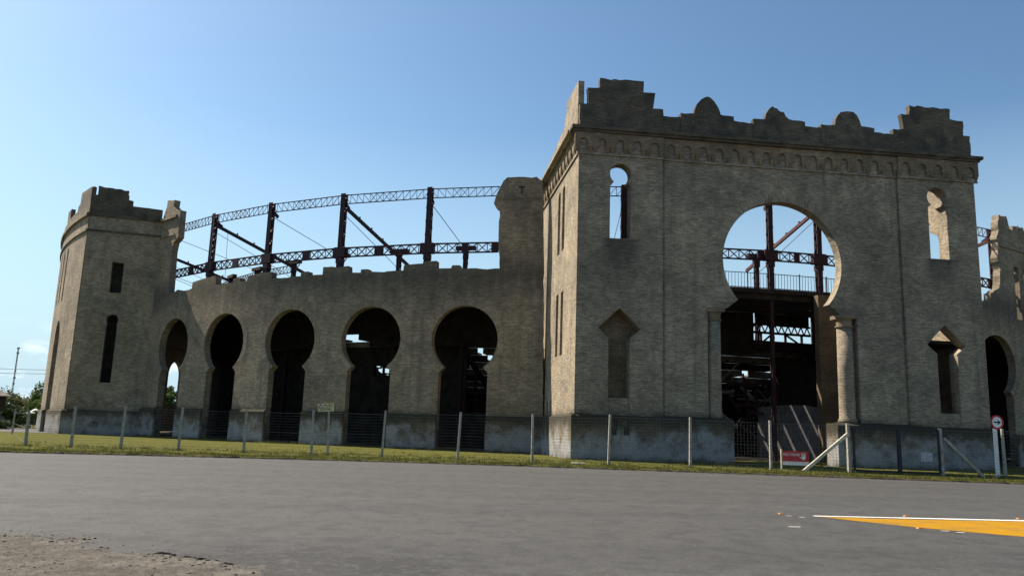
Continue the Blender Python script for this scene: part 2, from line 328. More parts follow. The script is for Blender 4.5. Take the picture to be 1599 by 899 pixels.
ORG = {}
def build(name, mb, mat, parent=None, smooth=False):
    org = ORG.get(parent.name, Vector((0, 0, 0))) if parent else Vector((0, 0, 0))
    me = bpy.data.meshes.new(name)
    me.from_pydata([(v[0]-org.x, v[1]-org.y, v[2]-org.z) for v in mb.v], [], mb.f); me.update()
    ul = me.uv_layers.new(name="UVMap"); li = 0; vs = mb.v
    for p, uv in zip(me.polygons, mb.uv):
        nx, ny, nz = p.normal
        hh = math.hypot(nx, ny)
        for k, lidx in enumerate(p.loop_indices):
            if uv: ul.data[lidx].uv = uv[k]
            else:
                x, y, z = vs[me.loops[lidx].vertex_index]
                if abs(nz) > .75 or hh < 1e-6: ul.data[lidx].uv = (x, y)
                else: ul.data[lidx].uv = ((-ny*x + nx*y)/hh, z)
        p.use_smooth = smooth
    for mm in (mat if isinstance(mat, (list, tuple)) else [mat]): me.materials.append(mm)
    o = bpy.data.objects.new(name, me); COL.objects.link(o)
    if parent: o.parent = parent
    ORG[o.name] = org
    return o
def tag(o, label, cat, group=None):
    o['label'] = label; o['category'] = cat
    if group: o['group'] = group
    return o
def struct(name, mb, mat, smooth=False, kind='structure'):
    o = build(name, mb, mat, None, smooth); o['kind'] = kind; return o
def thing(name, loc, label, cat, group=None):
    o = bpy.data.objects.new(name, None); COL.objects.link(o); o.location = loc; o.empty_display_size = .3
    ORG[o.name] = Vector(loc); return tag(o, label, cat, group)
def solo(name, mb, mat, loc, label, cat, group=None, smooth=False):
    """a thing that is one mesh, its origin at loc"""
    loc = Vector(loc); k = MB(); k.v = [tuple(Vector(v)-loc) for v in mb.v]; k.f = mb.f; k.uv = mb.uv
    o = build(name, k, mat, None, smooth); o.location = loc; return tag(o, label, cat, group)

def inside(p, poly):
    x, y = p; c = False; j = len(poly)-1
    for i in range(len(poly)):
        xi, yi = poly[i]; xj, yj = poly[j]
        if (yi > y) != (yj > y) and x < (xj-xi)*(y-yi)/(yj-yi)+xi: c = not c
        j = i
    return c
def subdiv(poly, step):
    out = []
    for i in range(len(poly)):
        a, b = poly[i], poly[(i+1) % len(poly)]; L = math.hypot(b[0]-a[0], b[1]-a[1]); k = max(1, int(math.ceil(L/step)))
        out += [(a[0]+(b[0]-a[0])*t/k, a[1]+(b[1]-a[1])*t/k) for t in range(k)]
    return out
def panel(mb, outline, holes, d0, thick, mapf, step=None, uo=0.0):
    """wall piece: outline and holes in (u, z); front at depth d0 (outwards), thickness inwards; mapf(u, d, z) places it"""
    if step: outline = subdiv(outline, step); holes = [subdiv(h, step) for h in holes]
    pts, edges = [], []
    for lp in [outline]+holes:
        b = len(pts); pts += lp; edges += [(b+i, b+(i+1) % len(lp)) for i in range(len(lp))]
    if step:
        us = [p[0] for p in outline]; zs = [p[1] for p in outline]
        u = min(us)+step*.5
        while u < max(us):
            z = min(zs)+step*.5
            while z < max(zs):
                if inside((u, z), outline) and not any(inside((u, z), h) for h in holes): pts.append((u, z))
                z += step*1.6
            u += step
    vc, ve, fc, *_ = delaunay_2d_cdt([Vector(p) for p in pts], edges, [], 0, 1e-5)
    vc = [(v.x, v.y) for v in vc]; tris = []
    for f in fc:
        c = (sum(vc[i][0] for i in f)/len(f), sum(vc[i][1] for i in f)/len(f))
        if inside(c, outline) and not any(inside(c, h) for h in holes): tris.append(tuple(f))
    nb = len(mb.v); m = len(vc)
    mb.v += [tuple(mapf(u, d0, z)) for u, z in vc] + [tuple(mapf(u, d0-thick, z)) for u, z in vc]
    cnt = {}
    for f in tris:
        mb.f.append(tuple(nb+i for i in f)); mb.uv.append([(vc[i][0]+uo, vc[i][1]) for i in f])
        r = tuple(reversed(f)); mb.f.append(tuple(nb+m+i for i in r)); mb.uv.append([(vc[i][0]+uo+.13, vc[i][1]) for i in r])
        for a, b in ((f[0], f[1]), (f[1], f[2]), (f[2], f[0])): cnt[(a, b)] = 1
    for a, b in list(cnt):
        if (b, a) not in cnt:
            mb.f.append((nb+b, nb+a, nb+m+a, nb+m+b))
            (ua, za), (ub, zb) = vc[a], vc[b]
            if abs(ua-ub) > abs(za-zb): mb.uv.append([(ub+uo, zb), (ua+uo, za), (ua+uo, za+thick), (ub+uo, zb+thick)])
            else: mb.uv.append([(ub+uo, zb), (ua+uo, za), (ua+uo+thick, za), (ub+uo+thick, zb)])
def mbox(mb, u0, u1, z0, z1, d0, d1, mapf, step=1.0, ztop_in=None):
    """box in wall coordinates, d0 < d1 outwards; ztop_in raises the inner top edge (weathered slope)"""
    k = max(1, int(math.ceil((u1-u0)/step))); zt = z1 if ztop_in is None else ztop_in
    for i in range(k):
        a, b = u0+(u1-u0)*i/k, u0+(u1-u0)*(i+1)/k
        c = [mapf(a, d1, z0), mapf(b, d1, z0), mapf(b, d0, z0), mapf(a, d0, z0), mapf(a, d1, z1), mapf(b, d1, z1), mapf(b, d0, zt), mapf(a, d0, zt)]
        base = len(mb.v); mb.v += [tuple(p) for p in c]
        F = [(3, 2, 1, 0), (4, 5, 6, 7), (0, 1, 5, 4), (2, 3, 7, 6)] + ([(3, 0, 4, 7)] if i == 0 else []) + ([(1, 2, 6, 5)] if i == k-1 else [])
        U = [(a, z0), (b, z0), (b, z0-.3), (a, z0-.3), (a, z1), (b, z1), (b, zt+(d1-d0)), (a, zt+(d1-d0))]
        for q in F: mb.f.append(tuple(base+j for j in q)); mb.uv.append([U[j] for j in q] if q not in ((3, 0, 4, 7), (1, 2, 6, 5)) else None)
def ragged(pts, amp=.06, step=.32, closed=False):
    """breaks an edge line into worn brick steps"""
    out = [pts[0]]
    for a, b in zip(pts, pts[1:]):
        L = math.hypot(b[0]-a[0], b[1]-a[1]); k = int(L/step)
        for t in range(1, k):
            f = (t + random.uniform(-.3, .3))/k; x, y = a[0]+(b[0]-a[0])*f, a[1]+(b[1]-a[1])*f
            if abs(b[0]-a[0]) > abs(b[1]-a[1]): y += random.choice((0, 0, 0, -1, -1, .5, -2))*amp*random.uniform(.4, 1)
            else: x += random.choice((0, 0, -1, 1, .6, -.6))*amp*random.uniform(.4, 1)
            out.append((x, y))
        out.append(b)
    return out
def arc(cx, cz, r, a0, a1, n):
    return [(cx+r*math.cos(R_(a0+(a1-a0)*i/n)), cz+r*math.sin(R_(a0+(a1-a0)*i/n))) for i in range(n+1)]
def keyhole(cx, cz, r, notch_hw, slot_hw, zflare, z0, n=26):
    a = math.degrees(math.acos(min(1, notch_hw/r)))
    c = arc(cx, cz, r, -a, 180+a, n)           # right notch over the top to the left notch
    return [(cx-slot_hw, z0), (cx+slot_hw, z0), (cx+slot_hw, zflare)] + c + [(cx-slot_hw, zflare)]

# ------------------------------------------------------------------ wall frames
YG = 49.11; CX, CY = 25.44, 123.33; RR = 61.64; RT = 67.2
KS = 1.06          # ring group scaled about the camera (radii, arc lengths and heights below are unscaled)
def gate_f(u, d, z): return (u, YG-d, z)
def gate_l(u, d, z): return (10.1-d, u, z)
def gate_r(u, d, z): return (37.9+d, u, z)
def kz(z): return z*KS-.087
def cyl(R):
    def f(u, d, z):
        a = u/R; return (CX-(R*KS+d)*math.sin(a), CY-(R*KS+d)*math.cos(a), kz(z))
    return f
ring_f = cyl(RR); towa_f = cyl(RT)
TA = Vector((-32.01, 81.30)); TB = Vector((-25.55, 82.47)); TD = (TB-TA).normalized(); TN = Vector((TD.y, -TD.x))
def towf_f(u, d, z): p = TA+TD*u*KS+TN*d; return (p.x, p.y, kz(z))
def P(R, deg, z): a = R_(deg); return Vector((CX-R*KS*math.sin(a), CY-R*KS*math.cos(a), kz(z)))
def ru(deg): return RR*R_(deg)
def tu(deg): return RT*R_(deg)

# ================================================================== SETTING
ROADZ = -.10
# ground sheet to the horizon
g = MB(); S = 2600
g.face([(-S, -S, -.26), (S, -S, -.26), (S, S, -.26), (-S, S, -.26)]); struct('ground', g, m_dirt)
far_edge = [(-160, 20), (-70, 30.5), (-40, 35.4), (-25, 37.2), (-17.4, 38.0), (-12.35, 38.65), (-6.85, 39.1), (-1, 39.2), (5.1, 38.85), (11, 37.8), (16.9, 36.7), (22.5, 35.5), (28.1, 34.4), (45, 31), (80, 22), (170, -4)]
def wob(p, k=.05): return (p[0], p[1]+random.uniform(-k, k))
fe = [far_edge[0]]
for a, b in zip(far_edge, far_edge[1:]):
    L = b[0]-a[0]; k = max(1, int(L/.35)) if -40 < a[0] < 60 else max(1, int(L/8))
    fe += [wob((a[0]+L*t/k, a[1]+(b[1]-a[1])*t/k), .06 if -40 < a[0] < 60 else 0) for t in range(1, k+1)]
near = [(-40, 21), (-16, 16.6), (-9, 13.6), (-6.3, 12.5), (-5.41, 12.14), (-4.81, 11.92), (-4.43, 11.7), (-3.89, 11.37), (-3.42, 11.1), (-2.97, 10.62), (-2.75, 10.52), (-2.5, 10.33), (-2.17, 10.1), (-1.8, 9.77), (-1.4, 9.36), (-1.1, 8.6), (-.4, 7.3), (1.2, 4.5), (6, -3), (14, -20)]
from mathutils import noise as mn
def near_y(x):
    for a, b in zip(near, near[1:]):
        if a[0] <= x <= b[0]: return a[1]+(b[1]-a[1])*(x-a[0])/(b[0]-a[0])
    return -20
def stepw(x): return max(0, min(1, (x+3.05)/.2))*max(0, min(1, (-1.7-x)/.25))*(.55+.45*math.sin(x*9)*math.sin(x*23+1))     # where the tarmac has broken away
ne = [near[0]]
for a, b in zip(near, near[1:]):
    L = math.hypot(b[0]-a[0], b[1]-a[1]); k = max(1, int(L/.03)) if -8 < a[0] < 0 else max(1, int(L/.8))
    for t in range(1, k+1):
        x, y = a[0]+(b[0]-a[0])*t/k, a[1]+(b[1]-a[1])*t/k
        if -8 < a[0] < 0:
            w = .09*mn.noise((x*2.2, 1, 0))+.05*mn.noise((x*7, 2, 0))+.022*mn.noise((x*23, 3, 0)); y += w*1.4 - (1-min(1, stepw(x)*2.2))*.75; x += w*.3
        ne.append((x, y))
def dirt_z(x, y):
    n1 = .026*mn.noise((x*.8, y*.5, 0)) + .024*mn.noise((x*3.1, y*1.6, 3)) + .018*mn.noise((x*9, y*5, 7)) + .010*mn.noise((x*23, y*17, 1))
    t = (near_y(x)-y)*.72-.09; w = stepw(x)
    ramp_ = ROADZ + max(-.06, min(.022, t*.06)) + n1*.8
    low = ROADZ - .036*math.exp(-max(t, 0)*.9) + .02 + n1*.6 - (.2 if t < -.06 else 0)
    return ramp_*(1-w)+low*w
r = MB(); outline = [(-160, 60)][:0] + list(reversed(fe)) + [(-160, 45-40)] + ne + [(170, -20)]
# inner cut thickness so that the broken tarmac edge is a real step
def flat(u, d, z): return (u, z, ROADZ+d)
panel(r, outline, [], 0, .09, flat)
struct('road', r, m_asph)
# dirt shoulder in the foreground: laps over the tarmac, hollowed where the edge has broken away
d = MB(); nx, ny = 300, 240; x0, x1, y0, y1 = -9.5, 2.5, 4.2, 14.5
for j in range(ny+1):
    for i in range(nx+1):
        x, y = x0+(x1-x0)*i/nx, y0+(y1-y0)*j/ny; d.v.append((x, y, dirt_z(x, y)))
for j in range(ny):
    for i in range(nx):
        a = j*(nx+1)+i; d.f.append((a, a+1, a+nx+2, a+nx+1)); d.uv.append(None)
struct('dirt_shoulder', d, m_dirt, True)
# stones
st = MB()
def stone(mb, c, s):
    b = bmesh.new(); bmesh.ops.create_icosphere(b, subdivisions=1, radius=s)
    sx, sy, sz = random.uniform(.7, 1.4), random.uniform(.7, 1.3), random.uniform(.4, .8); n0 = len(mb.v)
    for v in b.verts: k = random.uniform(.8, 1.15); mb.v.append((c[0]+v.co.x*sx*k, c[1]+v.co.y*sy*k, c[2]+v.co.z*sz*k))
    for f in b.faces: mb.f.append(tuple(n0+v.index for v in f.verts)); mb.uv.append(None)
    b.free()
for i in range(7000):
    x, y = random.uniform(-7.5, .5), random.uniform(5.5, 13); t = near_y(x)-y
    if t < -.35 or (t < .05 and random.random() < .6): continue
    stone(st, (x, y, max(dirt_z(x, y), ROADZ if t < .1 else -1)), random.choice((.005, .006, .008, .010, .013, .02 if random.random() < .4 else .007)))
for i in range(260):   # grit swept on to the tarmac
    x = random.uniform(-7, -.6); y = near_y(x)+abs(random.gauss(0, .7)); stone(st, (x, y, ROADZ), random.choice((.005, .006, .008)))
struct('gravel', st, plain_mat("grit", (.14, .12, .095), .95, 0, .5, 8), kind='stuff')

tc_ = MB()
for i in range(190):
    x = random.uniform(-5.8, -.8); y = near_y(x)+random.gauss(-.15, .3)*(1.6 if random.random() < .3 else 1); stone(tc_, (x, y, max(dirt_z(x, y), ROADZ-.03)+.004), random.choice((.007, .01, .013, .018, .024)))
struct('tarmac_crumbs', tc_, plain_mat("tarmac_crumb", (.07, .066, .06), .95, 0, .4, 8), kind='stuff')
# lawn with a soil lip at the road edge
lw = MB(); back = 150
lawn_e = [(p[0], p[1]) for p in fe if -120 < p[0] < 120]
b0 = len(lw.v); rows = [(0, -.10), (.05, -.035), (.35, .0), (1.2, .0)]
n_e = len(lawn_e)
for off, z in rows:
    for p in lawn_e: lw.v.append((p[0], p[1]+off+random.uniform(-.03, .03), z + (random.uniform(-.012, .02) if off else 0)))
for p in lawn_e: lw.v.append((p[0], 150, 0))
for rr in range(len(rows)):
    for i in range(n_e-1):
        a = rr*n_e+i; lw.f.append((a, a+1, a+n_e+1, a+n_e)); lw.uv.append(None)
struct('lawn', lw, m_lawn)
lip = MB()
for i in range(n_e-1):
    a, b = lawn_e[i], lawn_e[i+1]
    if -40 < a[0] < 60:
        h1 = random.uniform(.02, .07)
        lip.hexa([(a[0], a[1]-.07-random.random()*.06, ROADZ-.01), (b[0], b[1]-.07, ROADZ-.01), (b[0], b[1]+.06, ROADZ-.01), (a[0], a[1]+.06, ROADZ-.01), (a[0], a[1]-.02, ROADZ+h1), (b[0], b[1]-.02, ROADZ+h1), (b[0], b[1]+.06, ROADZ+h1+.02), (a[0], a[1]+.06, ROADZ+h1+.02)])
struct('soil_verge', lip, m_soil)  # soil, its dark tone also draws the shade line under the lip
# grass blades
gb = MB()
def edge_y(x):
    for a, b in zip(far_edge, far_edge[1:]):
        if a[0] <= x <= b[0]: return a[1]+(b[1]-a[1])*(x-a[0])/(b[0]-a[0])
for i in range(52000):
    x = random.uniform(-24, 36); y = edge_y(x)+abs(random.gauss(0, 1))*5.5*(1.3 if random.random() < .5 else .25)
    if y > 66: continue
    cl = mn.noise((x*.8, y*.8, 2)); 
    if cl < random.uniform(-.5, .3): continue
    h = random.uniform(.03, .07)*(1+.9*max(cl, 0)); w = random.uniform(.012, .03); a = random.uniform(0, 6.28); lx, ly = random.gauss(0, .03), random.gauss(0, .03)
    n0 = len(gb.v); gb.v += [(x-w*math.cos(a), y-w*math.sin(a), -.005), (x+w*math.cos(a), y+w*math.sin(a), -.005), (x+lx, y+ly, h)]; gb.f.append((n0, n0+1, n0+2)); gb.uv.append(None)
def blade(x, y, h, w):
    a = random.uniform(0, 6.28); n0 = len(gb.v); gb.v += [(x-w*math.cos(a), y-w*math.sin(a), -.005), (x+w*math.cos(a), y+w*math.sin(a), -.005), (x+random.gauss(0, h*.35), y+random.gauss(0, h*.35), h)]; gb.f.append((n0, n0+1, n0+2)); gb.uv.append(None)
for fx, fy in ((-19.11, 44.33), (-16.84, 44.08), (-14.36, 43.81), (-11.46, 43.49), (-8.17, 43.13), (-4.75, 42.75), (-4, 43.5), (-1.2, 42.36), (2.63, 41.94), (6.43, 41.52), (10.31, 41.1), (14.49, 40.64), (18.62, 40.18), (20.3, 40.9), (22.65, 39.74), (27.43, 39.21), (30.28, 38.85), (30.69, 38.85)):
    for i in range(70): blade(fx+random.gauss(0, .28), fy+random.gauss(0, .2), random.uniform(.06, .26), random.uniform(.008, .018))
for i in range(1400): blade(random.uniform(9.5, 38.5), 48.72-abs(random.gauss(0, .15)), random.uniform(.05, .3), random.uniform(.01, .02))
for i in range(3000):
    a = R_(random.uniform(14, 51)); q = 65.56+abs(random.gauss(0, .15)); blade(25.44-q*math.sin(a), 123.33-q*math.cos(a), random.uniform(.05, .28), random.uniform(.01, .02))
for i in range(260):      # weeds and tufts scattered over the verge
    x = random.uniform(-22, 34); y = edge_y(x)+random.uniform(.1, 8); hh = random.uniform(.07, .2)
    for j in range(26): blade(x+random.gauss(0, .13), y+random.gauss(0, .1), hh*random.uniform(.5, 1.2), random.uniform(.008, .016))
for i in range(5000):
    x = random.uniform(-24, 36); blade(x, edge_y(x)+.02+abs(random.gauss(0, .12)), random.uniform(.05, .15), random.uniform(.01, .02))
struct('grass', gb, m_blade, kind='stuff')
# arena floor inside the ring
af = MB(); af.face([tuple((25.44-64.5*math.sin(R_(a)), 123.33-64.5*math.cos(R_(a)), .012)) for a in range(0, 360, 6)]); struct('arena_floor', af, m_dirt)
# road behind, left of the tower
fr = MB(); fr.face([(-130, 86, .012), (-33, 82.5, .012), (-46, 112, .012), (-140, 116, .012)]); struct('side_road', fr, m_asph)

# painted wedge
pz = ROADZ+.004
k = MB(); k.face([(8.87, 16.84, pz), (10.21, 16.66, pz), (13.6, 16.75, pz), (30, 17.1, pz), (30, 8.5, pz), (16, 12.35, pz), (11.18, 13.86, pz), (9.99, 15.02, pz), (9.3, 16.05, pz)][::-1]); struct('road_marking_yellow', k, m_yel)
k = MB(); k.face([(8.80, 17.03, pz+.004), (8.78, 16.87, pz+.004), (13.57, 16.78, pz+.004), (30, 17.12, pz+.004), (30, 17.40, pz+.004), (13.81, 17.03, pz+.004)]); struct('road_marking_white', k, m_rwhite)

# ================================================================== GATEHOUSE
gate = thing('gatehouse', (24, YG, 0), 'tall buff brick gatehouse with big keyhole archway and stepped battlements', 'gatehouse')
front = MB()
ul = keyhole(12.89, 18.25, .70, .44, .68, 17.52, 13.93)
dl = [(12.23, 2.9), (13.58, 2.9), (13.58, 7.52), (14.27, 8.12), (12.91, 9.44), (11.53, 8.12), (12.2, 7.52)]
ur = keyhole(35.05, 18.22, .70, .44, .68, 17.50, 13.92)
dr = [(34.42, 2.9), (35.84, 2.9), (35.86, 7.52), (36.5, 8.05), (35.05, 9.42), (33.72, 8.08), (34.4, 7.5)]
panel(front, [(10.1, -.3), (15.75, -.3), (15.75, 20.9), (10.1, 20.9)], [ul, dl], .12, .87, gate_f)
panel(front, [(32.25, -.3), (37.9, -.3), (37.9, 20.9), (32.25, 20.9)], [ur, dr], .12, .87, gate_f)
KC, KR, KZ = 23.9, 4.09, 13.05
ka = math.degrees(math.asin(2.65/KR))
main = [(18.72, 0.02), (28.95, 0.02), (28.95, 9.8), (27.75, 9.8)] + arc(KC, KZ, KR, -ka, 180+ka, 48) + [(20.02, 9.8), (18.72, 9.8)]
panel(front, [(15.753, -.3), (32.247, -.3), (32.247, 20.9), (15.753, 20.9)], [main], 0, .75, gate_f)
gfront = build('front_wall', front, m_gate, gate)
# infill of the lower niches
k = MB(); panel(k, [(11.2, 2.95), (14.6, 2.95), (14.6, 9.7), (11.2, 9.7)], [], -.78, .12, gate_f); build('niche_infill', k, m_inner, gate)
k = MB(); mbox(k, 12.235, 13.575, 2.9, 3.8, -.45, .04, gate_f, 9); build('window_sill', k, m_gate, gate)
k = MB(); mbox(k, 34.425, 35.835, 2.9, 3.62, -.45, .04, gate_f, 9)
build('window_sill', k, m_gate, gate)
# left flank
fl = MB()
def slit(c, z0, z1, w=.46): return [(c-w, z0), (c+w, z0)] + arc(c, z1-w, w, 0, 180, 8)
def rect(c, z0, z1, w=.44): return [(c-w, z0), (c+w, z0), (c+w, z1), (c-w, z1)]
lh = [slit(53.95, 14.1, 18.75), slit(55.6, 14.1, 18.75), rect(53.85, 6.75, 11.15), rect(55.6, 6.8, 11.2), rect(57.3, 2.95, 3.8, .3), rect(58.7, 2.95, 3.8, .3)]
panel(fl, [(49.86, -.3), (62.9, -.3), (62.9, 20.9), (49.86, 20.9)], lh, 0, .8, gate_l)
build('side_wall', fl, m_gate, gate)
fr_ = MB()
rag = ragged([(53.9, 20.9), (53.7, 18.6), (53.3, 17.9), (52.9, 17.5), (53.0, 16.9), (52.3, 16.6), (52.05, 16.2), (52.0, 13.9), (52.3, 11.5), (53.4, 11.2), (56.5, 11.0)], .07, .3)
panel(fr_, [(49.86, -.3), (56.6, -.3)] + list(reversed(rag)) + [(49.86, 20.9)], [], 0, .7, gate_r)
build('side_wall', fr_, m_gate, gate)
# added floors that shade the rooms; ring wall where it runs behind the block
k = MB(); k.box(10.95, 18.0, 49.9, 56.2, 11.2, 11.5); build('shading_floor', k, m_darkconc, gate)
k = MB(); k.box(31.72, 37.18, 49.88, 55.0, 8.3, 8.5); build('shading_floor', k, m_darkconc, gate)
k = MB(); k.box(31.3, 31.7, 50.0, 55.2, 0, 11.19); build('shading_wall', k, m_inner, gate)  # added wall that keeps passage light out of the right room
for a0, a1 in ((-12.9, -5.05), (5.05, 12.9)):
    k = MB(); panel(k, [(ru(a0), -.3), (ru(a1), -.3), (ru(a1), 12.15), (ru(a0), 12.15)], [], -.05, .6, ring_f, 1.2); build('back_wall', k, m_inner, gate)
# string course and corbel frieze
for nm, fmap, u0, u1, dd in (('front', gate_f, 9.95, 38.05, .12), ('left', gate_l, 49.0, 62.9, 0)):
    k = MB()
    if nm == 'front':
        mbox(k, 9.98, 15.75, 19.42, 19.57, .12, .22, fmap, 20); mbox(k, 15.753, 32.247, 19.40, 19.55, 0, .10, fmap, 20); mbox(k, 32.25, 38.12, 19.42, 19.57, .12, .24, fmap, 20)
    else: mbox(k, 49.1, 62.9, 19.42, 19.57, 0, .10, fmap, 20)
    build('string_course', k, m_gate, gate)
    k = MB(); pitch = 1.12; hw = .27
    segs = ((9.8, 15.75, .12), (15.753, 32.247, 0), (32.25, 38.2, .12)) if nm == 'front' else ((49.0, 62.9, 0),)
    for s0, s1, db in segs:
        nA = max(1, round((s1-s0)/pitch)); p = (s1-s0)/nA
        for i in range(nA):
            a, b = s0+i*p, s0+(i+1)*p; c = (a+b)/2
            # arched corbel plate
            panel(k, [(a, 19.95), (c-hw, 19.95)] + list(reversed(arc(c, 20.20, hw, 0, 180, 10)))[0:0] + [(c-hw, 20.2)] + [(c-hw+hw-hw*math.cos(R_(t))*1, 20.2+hw*1.15*math.sin(R_(t))) for t in range(18, 180, 18)] + [(c+hw, 20.2), (c+hw, 19.95), (b, 19.95), (b, 20.898), (a, 20.898)], [], db+.17, .169, fmap)
            # tapered pendants below
            for x0, x1 in ((a, c-hw), (c+hw, b)):
                q = [fmap(x0, db+.17, 19.949), fmap(x1, db+.17, 19.949), fmap(x1, db+.001, 19.949), fmap(x0, db+.001, 19.949)]
                xm = (x0+x1)/2; lo = [fmap(x0+.05, db+.02, 19.6), fmap(x1-.05, db+.02, 19.6), fmap(x1-.05, db+.001, 19.6), fmap(x0+.05, db+.001, 19.6)]
                k.hexa(lo+q)
    build('corbel_frieze', k, m_frieze, gate)
# cornice
k = MB()
mbox(k, 9.70, 38.30, 20.902, 21.06, -.6, .40, gate_f, 40); mbox(k, 9.56, 38.46, 21.062, 21.27, -.6, .54, gate_f, 40)
build('cornice', k, m_lich, gate)
k = MB()
mbox(k, 49.72, 62.9, 20.902, 21.06, -.6, .40, gate_l, 40); mbox(k, 49.72, 62.9, 21.062, 21.27, -.6, .64, gate_l, 40)
build('cornice', k, m_gate, gate)
# battlements
PAR = [(10.12, 21.272), (10.12, 22.9), (10.70, 22.94), (10.62, 24.06), (11.46, 24.13), (11.45, 24.82), (14.44, 24.84), (14.42, 24.06), (15.24, 24.08), (15.09, 22.97), (15.77, 22.98), (15.81, 22.52), (16.99, 22.57), (16.99, 22.83), (17.92, 22.87)]
PAR += [(17.96, 23.15), (18.12, 23.55), (18.42, 23.92), (18.7, 24.1), (18.87, 24.15), (19.05, 24.1), (19.33, 23.86), (19.6, 23.45), (19.74, 23.1)]
PAR += [(19.76, 22.95), (20.69, 22.88), (20.69, 22.59), (22.04, 22.51), (22.05, 22.85), (22.9, 22.88), (23.0, 23.32), (23.22, 23.66), (23.46, 23.86), (23.62, 23.74), (23.75, 23.74), (23.99, 23.52), (24.25, 23.5), (24.4, 23.2), (24.61, 23.03), (25.76, 22.93), (25.77, 22.62), (26.9, 22.64), (26.91, 22.86), (27.92, 22.9)]
PAR += [(27.98, 23.25), (28.15, 23.6), (28.39, 23.86), (28.8, 23.95), (29.3, 23.95), (29.58, 23.7), (29.76, 23.3), (29.84, 22.96)]
PAR += [(30.8, 22.89), (30.78, 22.6), (32.14, 22.57), (32.2, 22.96), (32.95, 23.02), (32.82, 24.11), (33.44, 24.13), (33.48, 24.8), (36.54, 24.78), (36.49, 24.03), (37.47, 23.96), (37.42, 22.89), (37.92, 22.89), (37.9, 21.272)]
k = MB(); panel(k, ragged(PAR, .05, .3), [], .05, .42, gate_f)
# raised vertical bands of the merlons
for a, b in ((16.99, 20.69), (22.05, 25.76), (26.91, 30.8)): mbox(k, a, b, 21.272, 22.6, .051, .11, gate_f, 9)
build('parapet', k, m_lich, gate)
k = MB(); panel(k, ragged([(49.55, 21.272), (49.55, 24.3), (49.55, 24.72), (53.6, 24.85), (53.65, 23.9), (54.2, 23.85), (54.2, 23.25), (56, 23.1), (57.5, 22.9), (60.2, 22.75), (60.25, 22.4), (62.85, 22.2), (62.85, 21.272)], .05, .3), [], .0, .40, gate_l)
build('parapet', k, m_gate, gate)
k = MB(); panel(k, ragged([(49.55, 21.272), (49.55, 22.9), (51.6, 22.85), (53.4, 22.3), (53.5, 21.272)], .05, .3), [], .0, .40, gate_r); build('parapet', k, m_lich, gate)
# plinth
for a, b, hs in ((9.9, 20.22, [rect(12.57, 1.53, 2.47, .17), rect(13.38, 1.53, 2.47, .2)]), (27.11, 38.1, [])):
    k = MB(); panel(k, [(a, -.3), (b, -.3), (b, 2.62), (a, 2.62)], hs, .34, .335 if not hs else .335, gate_f)
    mbox(k, a, b, 2.62, 2.625, .0, .34, gate_f, 40, 2.80)
    if a < 15: k.box(18.8, 20.22, 49.12, 50.2, -.3, 2.75)
    else: k.box(27.11, 28.9, 49.12, 50.2, -.3, 2.75)
    build('plinth', k, m_plinth, gate)
k = MB(); panel(k, [(48.78, -.3), (62.8, -.3), (62.8, 2.62), (48.78, 2.62)], [rect(57.3, 1.1, 2.3, .3), rect(58.7, 1.1, 2.3, .3)], .22, .215, gate_l); mbox(k, 48.78, 62.8, 2.62, 2.625, 0, .22, gate_l, 40, 2.78); build('plinth', k, m_plinth, gate)
k = MB(); mbox(k, 48.78, 58, -.3, 2.62, 0, .22, gate_r, 40, 2.78); build('plinth', k, m_plinth, gate)
# columns
for cx, rad in ((19.28, .48), (28.30, .51)):
    k = MB(); k.lathe((cx, 49.62, 0), [(rad*1.18, 2.76), (rad*1.18, 2.95), (rad*1.02, 3.1), (rad, 3.3), (rad*.99, 6), (rad*.96, 8.95)], 26)
    col = build('column', k, m_gate, gate, True)
    k = MB(); k.lathe((cx, 49.62, 0), [(rad*.95, 8.952), (rad*1.13, 9.0), (rad*1.13, 9.08), (rad*.97, 9.12), (rad*1.0, 9.4), (rad*1.12, 9.55)], 26); k.box(cx-rad*1.25, cx+rad*1.25, 49.62-rad*1.2, 49.62+rad*1.2, 9.55, 9.79)
    build('capital', k, m_frieze, col)
# radial brick rings
def vring(mb, cx, cz, r0, r1, a0, a1, d0, d1, fmap, n=30):
    for i in range(n):
        b = []
        t0, t1 = R_(a0+(a1-a0)*i/n), R_(a0+(a1-a0)*(i+1)/n)
        def q(r, t, d): return fmap(cx+r*math.cos(t), d, cz+r*math.sin(t))
        c = [q(r0, t0, d0), q(r1, t0, d0), q(r1, t1, d0), q(r0, t1, d0), q(r0, t0, d1), q(r1, t0, d1), q(r1, t1, d1), q(r0, t1, d1)]
        s0, s1 = r1*t0, r1*t1; U = [(0, s0), (r1-r0, s0), (r1-r0, s1), (0, s1)]
        mb.hexa(c, U+U)
for q in ((12.89, 18.25, .72, 1.12, 5, 175, .1205, .135, gate_f, 14), (35.05, 18.22, .72, 1.12, 5, 175, .1205, .135, gate_f, 14), (12.95, 9.2, 1.45, 1.95, 48, 132, .1205, .132, gate_f, 12), (KC, KZ, KR+.02, KR+.6, -38, 218, .0005, .014, gate_f, 60)):
    k = MB(); vring(k, *q); build('brick_arch_ring', k, m_gate, gate)

